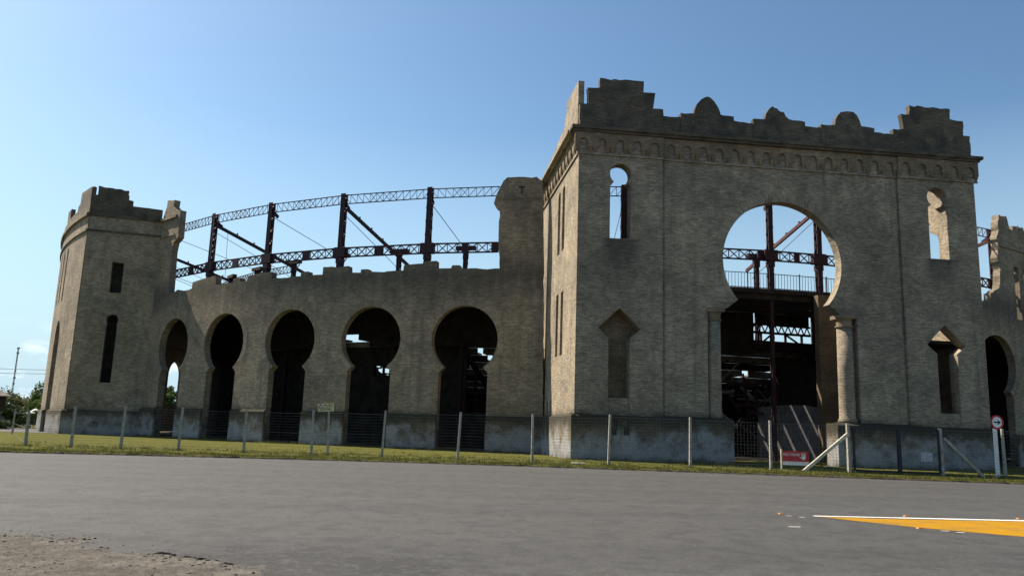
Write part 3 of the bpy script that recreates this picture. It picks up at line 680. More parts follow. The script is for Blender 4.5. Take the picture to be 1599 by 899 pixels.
# ================================================================== ARCADE WALLS (ring)
def ring_wall(root, top, angs, a_lo, a_hi, mat, extra_holes=(), sill=None):
    holes = []
    for a in angs:
        u = ru(a)
        if sill is None: holes.append(keyhole(u, 8.0, 2.48, 1.46, 1.82, 5.62, 0.03))
        else: holes.append([(u-1.9, sill), (u+2.3, sill)] + [(u+.2+2.1*math.cos(R_(t)), 8.3+2.2*math.sin(R_(t))) for t in range(0, 181, 12)])
    k = MB(); panel(k, [(ru(a_lo), -.3), (ru(a_hi), -.3)] + [(ru(p[0]), p[1]) for p in top], holes+list(extra_holes), 0, .62, ring_f, .9)
    build('brick_wall', k, mat, root)
    if sill is None:
        edges = sorted([a_lo]+[a-math.degrees(1.83/RR) for a in angs]+[a+math.degrees(1.83/RR) for a in angs]+[a_hi])
        for i in range(0, len(edges)-1, 2):
            k = MB(); mbox(k, ru(edges[i]), ru(edges[i+1]), -.3, 2.45, 0.002, .18, ring_f, 1.0, 2.62)
            build('plinth', k, m_plinth, root)
        for a in angs: k = MB(); vring(k, ru(a), 8.0, 2.50, 2.95, -28, 208, .0005, .014, ring_f, 40); build('brick_arch_ring', k, mat, root)
arcade = thing('arcade_wall', tuple(P(RR, 32, 0)), 'long curved brick wall with five keyhole arches between tower and gatehouse', 'arcade wall')
top = [(51.6, 13.2), (51.5, 20.3)]
top_prof = [(51.2, 20.32), (50.65, 21.48), (50.65, 22.05), (49.24, 21.84), (49.35, 21.24), (48.79, 20.84), (47.95, 20.63), (47.88, 18.07), (48.59, 17.69), (48.77, 16.87), (48.54, 13.07),
            (47.6, 12.85), (47.0, 13.1), (45.6, 12.9), (44.75, 13.0), (44.72, 13.55), (42.0, 13.85), (41.6, 13.85), (41.5, 13.05), (39.4, 13.05), (39.38, 13.4), (38.6, 13.4), (38.58, 13.1), (37.8, 13.1), (37.75, 13.5), (36.4, 13.62), (35.25, 13.65), (35.2, 13.1),
            (32.4, 13.12), (32.37, 13.45), (31.72, 13.46), (31.7, 13.15), (30.42, 13.15), (30.4, 13.75), (28.25, 13.72), (28.2, 13.2), (27.2, 13.15), (27.18, 13.4), (26.62, 13.4), (26.6, 13.2), (23.85, 13.2), (23.82, 13.6), (22.4, 13.7), (22.38, 13.85), (21.4, 13.88), (21.38, 13.3), (20.32, 13.3), (20.25, 13.52), (19.72, 13.52), (19.7, 13.3),
            (16.9, 13.25), (17.05, 15.2), (17.07, 16.83), (17.0, 17.2), (17.05, 17.67), (17.3, 17.85), (17.47, 18.17), (17.32, 18.81), (16.98, 19.6), (16.86, 19.89), (16.59, 20.18), (14.54, 20.2), (14.1, 19.8), (14.02, 17), (13.9, 12), (13.76, 6), (13.66, 2.6)]
tp = [(p[0]*10, p[1]) for p in top_prof]          # ragged() works in metres: ~1.07 m per degree
tp = [(p[0]/1.0758, p[1]) for p in [(q[0]/10*1.0758, q[1]) for q in tp]]
tr = ragged([(q[0]*1.0758, q[1]) for q in top_prof], .045, .42)
ring_wall(arcade, [(51.5, 20.3)] + [(q[0]/1.0758, q[1]) for q in tr], [19.16+6.91*i for i in range(5)], 13.64, 51.5, m_ring)
k = MB(); mbox(k, ru(14.1), ru(17.2), 18.50, 18.60, 0.002, .07, ring_f, 1); build('string_course', k, m_ring, arcade)
k = MB(); mbox(k, ru(48.3), ru(51.4), 20.0, 20.25, .002, .22, ring_f, 1); build('string_course', k, m_ring, arcade)
k = MB(); mbox(k, ru(48.5), ru(51.4), 18.35, 18.5, .002, .1, ring_f, 1)
build('string_course', k, m_ring, arcade)
k = MB(); mbox(k, ru(15.35), ru(15.75), 19.35, 19.47, .002, .05, ring_f); mbox(k, ru(15.5), ru(15.57), 18.9, 19.35, .002, .05, ring_f); build('iron_anchor', k, m_steel, arcade)

arcR = thing('arcade_wall', tuple(P(RR, -30, 0)), 'curved brick arcade wall right of the gatehouse with a tall ruined upper fragment', 'arcade wall')
tR = [(-60, 13), (-60, 20.0), (-38, 20.2), (-37.9, 20.8), (-36.8, 20.8), (-36.7, 20.1), (-30, 20.05), (-29.9, 20.9), (-28.9, 20.9), (-28.8, 20.1), (-26.9, 20.0), (-26.85, 20.25), (-25.9, 20.3), (-25.85, 19.9), (-25.75, 20.2), (-25.1, 20.15), (-25.05, 19.75), (-24.57, 19.82), (-24.24, 20.88), (-23.2, 20.8), (-22.97, 20.15), (-22.97, 19.4), (-22.6, 18.6), (-22.76, 17.7), (-22.5, 17.0), (-22.82, 16.1), (-22.45, 14.42), (-21.9, 14.2), (-21.3, 13.9), (-21.2, 13.3), (-20.0, 13.1), (-12.95, 13.1)]
trr = ragged([(q[0]*1.0758, q[1]) for q in reversed(tR)], .09, .28)
slots = []
for a in (-25.1, -26.6, -28.1, -32, -33.5, -35): slots.append([(ru(a)-.38, 12.1), (ru(a)+.38, 12.1), (ru(a)+.38, 16.6), (ru(a)-.38, 16.6)])
ring_wall(arcR, [(q[0]/1.0758, q[1]) for q in trr], [-21.6-6.91*i for i in range(5)], -60, -12.95, m_ring, slots)
k = MB(); mbox(k, ru(-60), ru(-23.0), 18.0, 18.15, .002, .12, ring_f, 1); build('string_course', k, m_ring, arcR)

arcL = thing('arcade_wall', tuple(P(RR, 96, 0)), 'far curved brick wall behind the corner tower, seen through the first keyhole arch', 'arcade wall')
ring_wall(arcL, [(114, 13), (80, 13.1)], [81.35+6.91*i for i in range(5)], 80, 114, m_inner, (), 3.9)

# ================================================================== CORNER TOWER
tower = thing('corner_tower', (TA.x, TA.y, 0), 'square brick corner tower with curved sunlit face and broken parapet', 'tower')
k = MB(); kw = keyhole(2.92, 10.45, .50, .40, .46, 9.85, 4.72); rw = [(2.36, 12.95), (3.36, 12.95), (3.34, 15.8), (2.34, 15.8)]
panel(k, [(0, -.3), (7.6, -.3), (7.6, 20.0), (0, 20.0)], [kw, rw], 0, .7, towf_f)
build('side_wall', k, m_tower, tower)
k = MB(); panel(k, [(2.1, 12.7), (3.6, 12.7), (3.6, 16), (2.1, 16)], [], -.72, .1, towf_f); build('niche_infill', k, m_darkconc, tower)
k = MB(); panel(k, ragged([(0.01, 20.27), (.01, 22.75), (.14, 22.81), (.2, 22.0), (.42, 22.04), (.4, 22.9), (3.0, 22.73), (3.05, 21.86), (3.47, 21.78), (3.47, 21.28), (6.1, 21.21), (6.1, 20.27)], .05, .28), [], .02, .42, towf_f)
build('parapet', k, m_lich, tower)
k = MB(); ah = [(tu(60.05)-1.45, .03), (tu(60.05)+1.45, .03), (tu(60.05)+1.45, 8.4)] + [(tu(60.05)+1.45*math.cos(R_(t)), 8.4+2.4*math.sin(R_(t))) for t in range(12, 180, 12)] + [(tu(60.05)-1.45, 8.4)]
sl_ = [slit(tu(a), 12.7, 18.0, .36) for a in (59.95, 61.75, 63.55, 66)]
panel(k, [(tu(53.95), -.3), (tu(79), -.3), (tu(79), 20.0), (tu(53.95), 20.0)], [ah]+sl_, 0, .8, towa_f, 1.1)
build('front_wall', k, m_tower, tower)
k = MB(); panel(k, ragged([(tu(53.95), 20.27), (tu(53.95), 22.8), (tu(57.1), 22.9), (tu(57.15), 21.8), (tu(57.8), 21.7), (tu(57.85), 21.2), (tu(61.2), 21.2), (tu(61.2), 22.3), (tu(63.2), 22.4), (tu(63.2), 21.2), (tu(79), 21.2), (tu(79), 20.27)], .05, .28), [], .02, .42, towa_f, 1.0)
build('parapet', k, m_tower, tower)
k = MB(); mbox(k, -.22, 6.9, 20.0, 20.27, -.5, .20, towf_f, 20); build('string_course', k, m_lich, tower)
k = MB(); mbox(k, -.1, 6.85, 18.55, 18.72, .001, .10, towf_f, 20); build('string_course', k, m_lich, tower)
k = MB(); mbox(k, tu(53.96), tu(79), 20.0, 20.27, -.5, .24, towa_f); build('string_course', k, m_tower, tower)
k = MB(); mbox(k, tu(53.96), tu(79), 18.55, 18.75, .001, .14, towa_f); build('string_course', k, m_tower, tower)
k = MB(); mbox(k, -.25, 7.0, -.3, 2.1, .001, .22, towf_f, 20, 2.24); build('plinth', k, m_plinth, tower)
k = MB(); e1, e2 = tu(60.05)-1.47, tu(60.05)+1.47
mbox(k, tu(53.7), e1, -.3, 2.1, .001, .25, towa_f, 1, 2.24); build('plinth', k, m_plinth, tower)
k = MB(); mbox(k, e2, tu(79), -.3, 2.1, .001, .25, towa_f, 1, 2.24); build('plinth', k, m_plinth, tower)
k = MB(); panel(k, [(ru(51.8), 0), (ru(79), 0), (ru(79), 20), (ru(51.8), 20)], [], 0, .6, ring_f, 1.2)
pa, pb = P(RT, 79, 0), P(RR, 79, 0); k.bar(pa+Vector((0, 0, 10)), pb+Vector((0, 0, 10)), .6, 20); build('dark_backing_wall', k, m_darkconc, tower)
k = MB(); panel(k, [(1.0, 3.5), (5.6, 3.5), (5.6, 12.2), (1.0, 12.2)], [], -1.7, .15, towf_f); build('dark_backing_wall', k, m_darkconc, tower)  # added dark panel that hides the sunlit inside behind the slit
k = MB(); fl_pts = [towf_f(.5, -.72, 12.4), towf_f(7.2, -.72, 12.4)] + [tuple(P(62.2, a, 12.4)) for a in range(52, 79, 3)] + [tuple(P(66.2, a, 12.4)) for a in range(78, 55, -3)]
k.face([(p[0], p[1], 12.4) for p in fl_pts]); build('shading_floor', k, m_darkconc, tower)  # added floor that keeps sun out of the tower

# ================================================================== GRANDSTAND inside the ring
stand = thing('grandstand', (CX, CY-50, 0), 'dark ruined tiers and gallery floor inside the brick bullring', 'grandstand')
def ann(mb, R0, R1, z0, z1, a0, a1, step=4):
    n = max(1, int(round((a1-a0)/step)))
    for i in range(n):
        a, b = a0+(a1-a0)*i/n, a0+(a1-a0)*(i+1)/n
        mb.hexa([P(R1, a, z0), P(R1, b, z0), P(R0, b, z0), P(R0, a, z0), P(R1, a, z1), P(R1, b, z1), P(R0, b, z1), P(R0, a, z1)])
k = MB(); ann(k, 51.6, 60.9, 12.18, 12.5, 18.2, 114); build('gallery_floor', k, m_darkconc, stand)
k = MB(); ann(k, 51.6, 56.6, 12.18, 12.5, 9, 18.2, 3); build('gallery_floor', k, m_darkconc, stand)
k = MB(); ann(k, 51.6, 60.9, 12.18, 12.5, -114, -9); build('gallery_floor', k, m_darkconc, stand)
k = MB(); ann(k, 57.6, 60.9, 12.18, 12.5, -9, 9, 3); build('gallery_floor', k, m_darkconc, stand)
R = 51.6
while R < 57.5:          # loose slabs with open joints above the passage
    w = min(random.choice((.7, .85, 1.1)), 57.59-R); k = MB(); ann(k, R, R+w, 12.2, 12.5, -9, 9, 3); build('loose_slab', k, m_darkconc, stand); R += w+random.choice((.27, .31, .36))
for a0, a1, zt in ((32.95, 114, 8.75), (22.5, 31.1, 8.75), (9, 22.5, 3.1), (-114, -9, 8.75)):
    k = MB(); ann(k, 49.7, 50.1, 0, zt, a0, a1, 3); build('dark_backing_wall', k, m_darkconc, stand)  # added dark walls that block the bright arena behind the arches
k = MB(); ann(k, 49.7, 50.1, 0, 6.2, 31.1, 32.95, 1); ann(k, 49.7, 50.1, 7.05, 8.75, 31.1, 32.95, 1); ann(k, 49.75, 50.05, 6.2, 7.05, 31.85, 31.97, 1); build('dark_backing_wall', k, m_darkconc, stand)
k = MB(); ann(k, 60.9, 61.4, 0, 13, -114, -60.2, 4); build('dark_backing_wall', k, m_darkconc, stand)
k = MB(); ann(k, 60.2, 60.6, 11.75, 12.178, -9, 9, 3); build('edge_beam', k, m_darkconc, stand)
k = MB(); ann(k, 52, 52.4, 11.6, 12.178, 12, 60, 4); build('edge_beam', k, m_darkconc, stand)
nt = 17
R = 46.6
while R < 51.4:          # more slabs, unseen, added to cut the sun on the door leaf into stripes
    w = min(random.choice((.7, .85, 1.1)), 51.5-R); k = MB(); ann(k, R, R+w, 12.2, 12.5, .8, 9, 3); build('loose_slab', k, m_darkconc, stand); R += w+random.choice((.27, .31, .36))
# missing stretches of seating, placed along camera rays to bright image pixels, first three opened for sun on the leaf: row, from, to (degrees)
MISSING = [(0, .5, 6), (1, .5, 5), (2, .5, 4), (0, 34.0, 36.0), (3, 35.6, 36.6), (4, 35.9, 37.0), (5, 35.7, 36.6), (6, 35.6, 36.2), (2, 21.3, 21.9), (3, 20.7, 21.25), (4, -13.3, -12.6), (4, -16.2, -15.3), (5, -18.4, -17.5), (5, -14.6, -14.0), (6, -18.8, -17.9), (3, -11.6, -10.8)]
for i in range(nt):
    Ra = 51.5-i*1.4; Rb = Ra-1.4; z = 9.4-i*.5
    k = MB(); a = -70.0
    while a < 290:
        w = random.uniform(2.5, 5); near_gate = abs(a) < 12
        gap = random.uniform(.02, .12) if random.random() < .25 else 0
        if -70 <= a < 118 and random.random() < .035: a += random.uniform(.3, .8); continue
        b = min(a+w, 290)
        mid = (a+b)/2
        if abs(mid) < 6.2 and z < 5.5: a = b; continue
        segs = [(a, b-gap)]
        for row, f0, f1 in MISSING:
            if row == i: segs = [q for p in segs for q in ((p[0], min(p[1], f0)), (max(p[0], f1), p[1])) if q[1]-q[0] > .05] if any(p[0] < f1 and p[1] > f0 for p in segs) else segs
        for p0, p1 in segs:
            ann(k, Rb, Ra, z-.14, z, p0, p1, 4)
            ann(k, Ra-.12, Ra, z-.001, z+.5-.142, p0, p1, 4)
        a = b
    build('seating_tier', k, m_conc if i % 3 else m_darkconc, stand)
for a in range(-68, 290, 7):
    if abs(a) < 6: continue
    k = MB(); k.bar(P(51.4, a, 9.0), P(28.2, a, .7), .3, .5)
    for R in (46, 40, 34): k.bar(P(R, a, 0), P(R, a, 9.0-(51.4-R)*.357), .3)
    build('raking_beam', k, m_steel, stand)
# closing wall under the gallery with missing boards
k = MB(); ann(k, 51.75, 51.9, 11.3, 12.15, -11.2, -5.4, 3); build('timber_screen', k, m_darkconc, stand)
a = -114.0
while a < 114:
    b = a+random.uniform(1.2, 2.6)
    if a < .5 < b: b = .5
    if not (-11.2 < (a+b)/2 < -5.4) and not (b > 1.0 and a < 8):
        if random.random() < .97 or -16 < a < 3:
            z0, z1 = 8.6, 12.15
            if b > 33.9 and a < 35.4: z0 = 9.72  # slot left on a camera ray to a bright image patch
            if random.random() < .10 and not -16 < a < 3: z1 -= random.uniform(.15, .8)
            k = MB(); ann(k, 51.75, 51.9, z0, z1, a, b-.01, 3); build('timber_screen', k, m_darkconc, stand)
    a = b
# girder across the opening above the passage
k = MB(); zA, zB = 10.55, 11.25
for R in (51.8,):
    k.bar(P(R, -11.4, zB), P(R, -5.0, zB), .16); k.bar(P(R, -11.4, zA), P(R, -5.0, zA), .2); k.bar(P(R, -11.4, 9.45), P(R, -5, 9.45), .8)
    for i in range(9):
        a0, a1 = -11.4+i*.71, -11.4+(i+1)*.71
        k.bar(P(R, a0, zA), P(R, (a0+a1)/2, zB), .09); k.bar(P(R, (a0+a1)/2, zB), P(R, a1, zA), .09)
    for a in (-10.4, -8.6, -7.2, -6.0): k.bar(P(R, a, 8.6), P(R, a, zA), .18)
    k.bar(P(R, -10.4, 9.6), P(R, -8.6, 10.5), .14); k.bar(P(R, -7.2, 10.5), P(R, -6.0, 9.6), .14)
build('girder', k, m_steel, stand)
# broken boarding and props seen at the end of the passage
for i in range(150):
    x = random.uniform(19, 35); y = random.uniform(66, 79); z0 = random.uniform(0, 6.5); L = random.uniform(1.2, 4.5)
    an = random.choice((0, 0, 1.57, 1.57, .8, -.8, 2.3)) + random.uniform(-.08, .08)
    b = Vector((x+L*math.cos(an), y+random.uniform(-1, 1), min(8.2, max(.1, z0+L*math.sin(an))))); k = MB(); k.bar((x, y, z0), b, random.uniform(.06, .16), random.uniform(.08, .24)); build('prop' if i % 3 else 'loose_board', k, m_steel if i % 3 else m_conc, stand)
for x in (20.5, 23.5, 26.6): k = MB(); k.bar((x, 67+random.random()*3, 0), (x, 68, 9.6), .25); build('prop', k, m_steel, stand)
k = MB()
for i in range(46):
    x0 = 16+i*.52
    if random.random() < .04: continue
    zt = random.uniform(5.0, 8.8); zb = 0 if random.random() < .75 else random.uniform(.5, 2)
    k.box(x0, x0+.51, 80.5, 80.56, zb, zt)
build('dark_backing_screen', k, m_darkconc, stand)  # added dark screen that hides the sunlit far side of the arena
# gallery railing
k = MB()
for z in (12.72, 13.82): 
    for a in range(-10, 6, 2): k.bar(P(60.0, a, z), P(60.0, a+2, z), .05)
a = -10.0
while a < 6:
    k.bar(P(60.0, a, 12.5), P(60.0, a, 13.82), .028); a += .235
for a in (-9, -6.8, -4.6, -2.6, -.6, 1.3, 3.3): k.bar(P(60.0, a, 12.5), P(60.0, a, 13.95), .07)
rail = thing('gallery_railing', tuple(P(60, -2, 12.5)), 'thin dark iron railing on the gallery inside the big keyhole arch', 'railing')
build('balustrade', k, m_steel, rail)

# ================================================================== STEEL FRAME
steel = thing('steel_frame', tuple(P(60.3, 30, 12.5)), 'tall rusty lattice steel frame rising behind the curved arcade wall', 'steel frame')
POSTS = [-31.5, -24.2, -15.1, -6.0, -2.2, 8.4, 22.6, 29.86, 37.12, 44.37, 51.63, 58.88, 66.1]
ZT1, ZT0, ZM1, ZM0 = 19.9, 19.18, 15.52, 14.80
def frame_axes(a):
    a = R_(a); return Vector((-math.sin(a), -math.cos(a), 0)), Vector((-math.cos(a), math.sin(a), 0))   # outward radial, tangent (+phi)
def post(a, R, z0, z1, w, parent, name='post'):
    ra, ta = frame_axes(a); k = MB(); base = P(R, a, 0); base.z = 0; z0, z1 = kz(z0), kz(z1)
    for s in (-1, 1):
        c = base+ra*(s*w*.45); k.bar(c+Vector((0, 0, z0)), c+Vector((0, 0, z1)), w, .035, up=ra)
        for t in (-1, 1):
            e = c+ta*(t*w*.45); k.bar(e+Vector((0, 0, z0)), e+Vector((0, 0, z1)), .05, .09, up=ra)
    n = int((z1-z0)/.55)
    for i in range(n):
        za, zb = z0+(z1-z0)*i/n, z0+(z1-z0)*(i+1)/n
        for t in (-1, 1):
            e = base+ta*(t*w*.46); s = 1 if i % 2 else -1
            k.bar(e+ra*(s*w*.4)+Vector((0, 0, za)), e-ra*(s*w*.4)+Vector((0, 0, zb)), .05, .14, up=ta)
    return build(name, k, m_steel, parent)
def truss(a0, a1, R, z0, z1, chord, web, n, kind, parent, plates=()):
    k = MB(); L = lambda f, z: P(R, a0, z).lerp(P(R, a1, z), f)
    k.bar(L(0, z0), L(1, z0), chord, chord*.9); k.bar(L(0, z1), L(1, z1), chord, chord*.9)
    for i in range(n):
        f0, f1 = i/n, (i+1)/n
        k.bar(L(f0, z0), L(f0, z1), web)
        if kind == 'x' or (kind == 'n' and n*.36 < i < n*.62):
            k.bar(L(f0, z0), L(f1, z1), web); k.bar(L(f0, z1), L(f1, z0), web)
        else:
            s = i % 2 if kind == 'z' else (0 if i < n/2 else 1)
            k.bar(L(f0, z1 if not s else z0), L(f1, z0 if not s else z1), web)
    for f, w in plates:
        k.bar(L(f-w, (z0+z1)/2), L(f+w, (z0+z1)/2), .14, (z1-z0)+.1)
    return build('truss', k, m_steel, parent)
for i, a in enumerate(POSTS):
    big = a != -2.2
    p = post(a, 60.3, 12.5, ZT1+.12, .41 if a != -2.2 else .38, steel)
    if i < len(POSTS)-1:
        b = POSTS[i+1]
        if a == 8.4:      # the ring is interrupted where the pier stands
            truss(8.4, 13.2, 60.3, ZT0, ZT1, .075, .036, 9, 'n', steel); truss(8.4, 13.2, 60.3, ZM0, ZM1, .125, .065, 6, 'x', steel)
            a = 17.35
        n = max(4, int((b-a)*1.9))
        truss(a, b, 60.3, ZT0, ZT1, .075, .036, n, 'n', steel)
        truss(a, b, 60.3, ZM0, ZM1, .125, .065, max(4, int((b-a)*1.4)), 'x', steel, ((.035, .05), (.965, .05), (.46 if i % 2 else .55, .045)))
    a = POSTS[i]; ra, ta = frame_axes(a); k = MB()
    c = P(60.3, a, 15.16); k.bar(c-ta*.55, c+ta*.55, .5, .86); build('gusset', k, m_steel, p); k = MB(); c2 = P(60.3, a, 14.5); k.bar(c2+Vector((0, 0, -.25)), c2+Vector((0, 0, .2)), .52, .56, up=ra)
    build('base_bracket', k, m_steel, p); k = MB(); c3 = P(60.05, a, 18.95); k.bar(c3+Vector((0, 0, .3)), c3-ra*.55, .12, .3)
    build('top_bracket', k, m_steel, p)
post(-2.2, 60.3, 0, 12.1, .24, steel)
INN = [-20.5, -6.0, 8.1, 15.35, 22.6, 29.86, 37.12, 44.37, 51.63, 58.88, 66.1]
for a in INN:
    p = post(a, 51.3, 0 if a not in (-6.0,) else 9, 17.0, .34, steel)
    k = MB(); c = P(51.3, a, 17.0); ra, ta = frame_axes(a)
    k.bar(c-ta*.95+Vector((0, 0, .28)), c+ta*.95+Vector((0, 0, .28)), .5, .36); k.bar(c+Vector((0, 0, -.75)), c+Vector((0, 0, .1)), .52)
    k.bar(c-ra*.7+Vector((0, 0, .2)), c+Vector((0, 0, -.7)), .1); build('bracket', k, m_steel, p)
for a in (-24.2, -6.0, 29.86, 44.37, 58.88):       # surviving rafters
    k = MB(); s, e = P(60.0, a, 18.95), P(49.6, a, 16.3); k.bar(s, e, .2, .28)
    for f in (.2, .38, .56, .74): q = s.lerp(e, f); k.bar(q+Vector((0, 0, .1)), q+Vector((0, 0, .34)), .12)
    build('rafter', k, m_steel if a > 0 else m_steelred, steel)
def rod(p, q, w): k = MB(); k.bar(p, q, w); build('tie_rod', k, m_steel, steel)
for a in (37.12, 22.6, 51.63, 8.4): rod(P(60.0, a, 18.8), P(51.3, a, 17.1), .04)
for a in (29.86, 44.37, 58.88, -6.0): rod(P(60.0, a, 18.3), P(50.5, a, 15.4), .035)
for a in (51.63, 58.88): rod(P(60.0, a, 17), P(50.5, a, 14.2), .04); rod(P(60.0, a, 15.2), P(49, a, 12.6), .14 if a > 55 else .04)
s_ = P(59.9, 44.37, 18.6)+Vector((.9, 0, 0)); rod(s_, s_+Vector((.15, 0, -4.6)), .03)
for a0, a1 in ((44.37, 51.63), (51.63, 58.88), (58.88, 66.1)): truss(a0, a1, 51.3, 16.3, 17.0, .09, .045, 11, 'n', steel)

# grey leaf at the end of the passage
leaf = thing('metal_door_leaf', (28.6, 56.2, 0), 'tall grey sheet metal door leaf standing open in the gate passage, striped with sunlight', 'door')
k = MB(); a_, b_ = Vector((32.6, 60.6, 0)), Vector((29.8, 66.6, 0)); dv = (b_-a_); L = dv.length; dv.normalize(); nv = Vector((-dv.y, dv.x, 0))
def leaf_f(u, d, z): q = a_+dv*u+nv*d; return (q.x, q.y, z)
panel(k, [(0, .15), (L, .15), (L, 4.3), (L*.6, 4.45), (L*.25, 4.42), (L*.08, 4.2), (0, 3.9)], [], .02, .04, leaf_f); build('sheet', k, m_greygate, leaf)
k = MB()
for z in (.3, 2.3, 4.1): mbox(k, .05, L-.05, z, z+.08, -.07, -.021, leaf_f, 20)
build('stiffener', k, m_dark, leaf)

# ================================================================== FENCE
fence = thing('wire_fence', (0, 42.2, 0), 'long wire mesh fence on slim concrete posts along the grass verge', 'fence')
FP = [(-33.0, 73.8, 2.1), (-19.11, 44.33, 1.8), (-16.84, 44.08, 2.1), (-14.36, 43.81, 2.17), (-11.46, 43.49, 2.17), (-8.17, 43.13, 2.2), (-4.75, 42.75, 2.28), (-1.2, 42.36, 2.38), (2.63, 41.94, 2.42), (6.43, 41.52, 2.45), (10.31, 41.1, 2.55), (14.49, 40.64, 2.55), (18.62, 40.18, 2.52), (22.65, 39.74, 2.5)]
FP2 = [(27.43, 39.21, 2.42), (30.69, 38.85, 2.5), (35.0, 38.4, 2.5), (39.5, 37.9, 2.5), (44, 37.4, 2.5)]
LEAN = {}
def fpost(x, y, h, w=.13):
    k = MB(); lx, ly = random.gauss(0, .05), random.gauss(0, .03)
    LEAN[(x, y)] = (lx, ly)
    k.hexa([(x-w/2, y-w/2, -.3), (x+w/2, y-w/2, -.3), (x+w/2, y+w/2, -.3), (x-w/2, y+w/2, -.3)] + [(x+lx-w*.42, y+ly-w*.42, h), (x+lx+w*.42, y+ly-w*.42, h), (x+lx+w*.42, y+ly+w*.42, h), (x+lx-w*.42, y+ly+w*.42, h)])
    return k
for x, y, h in FP+FP2: build('post', fpost(x, y, h, .17 if x in (22.65, 27.43) else .125), m_post, fence)
def mesh_bay(p0, p1):
    sparse = p1[1] > 50 or p0[1] > 50
    k = MB(); a, b = Vector((p0[0], p0[1]-.08, 0)), Vector((p1[0], p1[1]-.08, 0)); h = min(p0[2], p1[2])-.12; L = (b-a).length
    for i in range(15):
        if sparse and i not in (0, 7, 14): continue
        z = .12+(h-.12)*i/14; sag = .012*random.random(); w = .012 if i in (0, 7, 14) else .007
        mid = (a+b)/2+Vector((0, 0, z-sag)); k.bar(a+Vector((0, 0, z)), mid, w); k.bar(mid, b+Vector((0, 0, z)), w)
    n = 0 if (sparse or p0[0] < 6) else int(L/.17)
    for i in range(1, n): q = a.lerp(b, i/n); k.bar(q+Vector((0, 0, .12)), q+Vector((0, 0, h)), .0035)
    build('mesh_panel', k, m_wire, fence)
for s in (FP, FP2):
    for p0, p1 in zip(s, s[1:]): mesh_bay(p0, p1)
k = MB(); k.bar((22.58, 39.62, 1.98), (20.2, 39.85, .0), .15); build('brace', k, m_timber, fence)
k = MB(); k.bar((27.55, 39.12, 1.9), (29.5, 38.9, .0), .14); build('brace', k, m_post, fence)
fg = thing('field_gate', (25, 39.45, 0), 'wide dark tubular frame gate hung between two heavy fence posts', 'gate')
k = MB(); g0, g1 = Vector((22.86, 39.6, 0)), Vector((27.24, 39.12, 0))
def gp(f, z): return g0.lerp(g1, f)+Vector((0, 0, z))
k.bar(gp(0, 2.3), gp(1, 2.3), .09); k.bar(gp(0, .14), gp(1, .14), .09); k.bar(gp(0, .14), gp(0, 2.3), .09); k.bar(gp(1, .14), gp(1, 2.3), .09); k.bar(gp(.53, .14), gp(.53, 2.28), .16); k.bar(gp(.53, 0), gp(.53, .14), .05)
build('frame', k, m_dark, fg)
k = MB()
for i in range(1, 13): k.bar(gp(0, .14+2.16*i/13), gp(1, .14+2.16*i/13), .006)
for i in range(1, 26): k.bar(gp(i/26, .14), gp(i/26, 2.3), .005)
build('mesh_panel', k, m_wire, fg)

# ================================================================== SIGNS
def text_mb(txt, size, fn):
    c = bpy.data.curves.new("t", 'FONT'); c.body = txt; c.size = size; c.align_x = 'CENTER'; c.align_y = 'CENTER'; c.extrude = .004
    o = bpy.data.objects.new("t", c); COL.objects.link(o); me = bpy.data.meshes.new_from_object(o); k = MB()
    k.v = [tuple(fn(v.co.x, v.co.y, v.co.z)) for v in me.vertices]; k.f = [tuple(p.vertices) for p in me.polygons]; k.uv = [None]*len(k.f)
    bpy.data.objects.remove(o); bpy.data.curves.remove(c); bpy.data.meshes.remove(me); return k
# traffic sign
ts = thing('traffic_sign', (30.28, 38.85, 0), 'round white traffic sign with red rim and black right arrow on white pole', 'road sign')
k = MB(); k.box(30.19, 30.37, 38.83, 38.93, -.3, 2.5); build('pole', k, m_white, ts)
sc = Vector((30.36, 38.80, 2.82))
def disc(r0, r1, y0, y1, n=36):
    k = MB()
    for i in range(n):
        a, b = 2*math.pi*i/n, 2*math.pi*(i+1)/n
        q = lambda r, t, y: (sc.x+r*math.cos(t), sc.y+y, sc.z+r*math.sin(t))
        k.hexa([q(r0, a, y0), q(r1, a, y0), q(r1, b, y0), q(r0, b, y0), q(r0, a, y1), q(r1, a, y1), q(r1, b, y1), q(r0, b, y1)])
    return k
build('face', disc(.002, .30, -.012, .012), m_white, ts); build('rim', disc(.275, .37, -.02, -.0125), m_signred, ts)
k = MB(); panel(k, [(-.2, -.035), (.06, -.035), (.01, -.12), (.06, -.12), (.22, 0), (.06, .12), (.01, .12), (.06, .035), (-.2, .035)], [], .02, .006, lambda u, d, z: (sc.x+u, sc.y-d, sc.z+z)); build('arrow', k, m_signblack, ts)
# no entry hoarding
rs = thing('warning_sign', (20.36, 41.0, 0), 'small red sign lettered NO PASAR with white hand, low behind the fence', 'sign')
def rsf(u, d, z): return (u, 41.0-d-(u-20.36)*.06, z)
k = MB(); mbox(k, 19.66, 21.06, .27, 1.0, 0, .02, rsf, 3); build('board', k, m_signred, rs)
k = MB(); mbox(k, 19.66, 21.06, .27, .46, .0205, .024, rsf, 3); build('white_strip', k, m_white, rs)
k = MB(); k.box(19.58, 19.65, 41.02, 41.09, -.2, 1.08); build('stake', k, m_timber, rs)
k = MB(); k.box(21.0, 21.05, 41.0, 41.05, -.2, .9); build('stake', k, m_post, rs)
build('lettering', text_mb("NO PASAR", .19, lambda x, y, z: rsf(20.14+x, .024+z, .81+y)), m_white, rs)
k = MB(); hx, hz = 20.79, .66
panel(k, [(hx+.10*math.cos(R_(t)), hz+.11*math.sin(R_(t))) for t in range(0, 360, 20)], [], .026, .004, rsf)
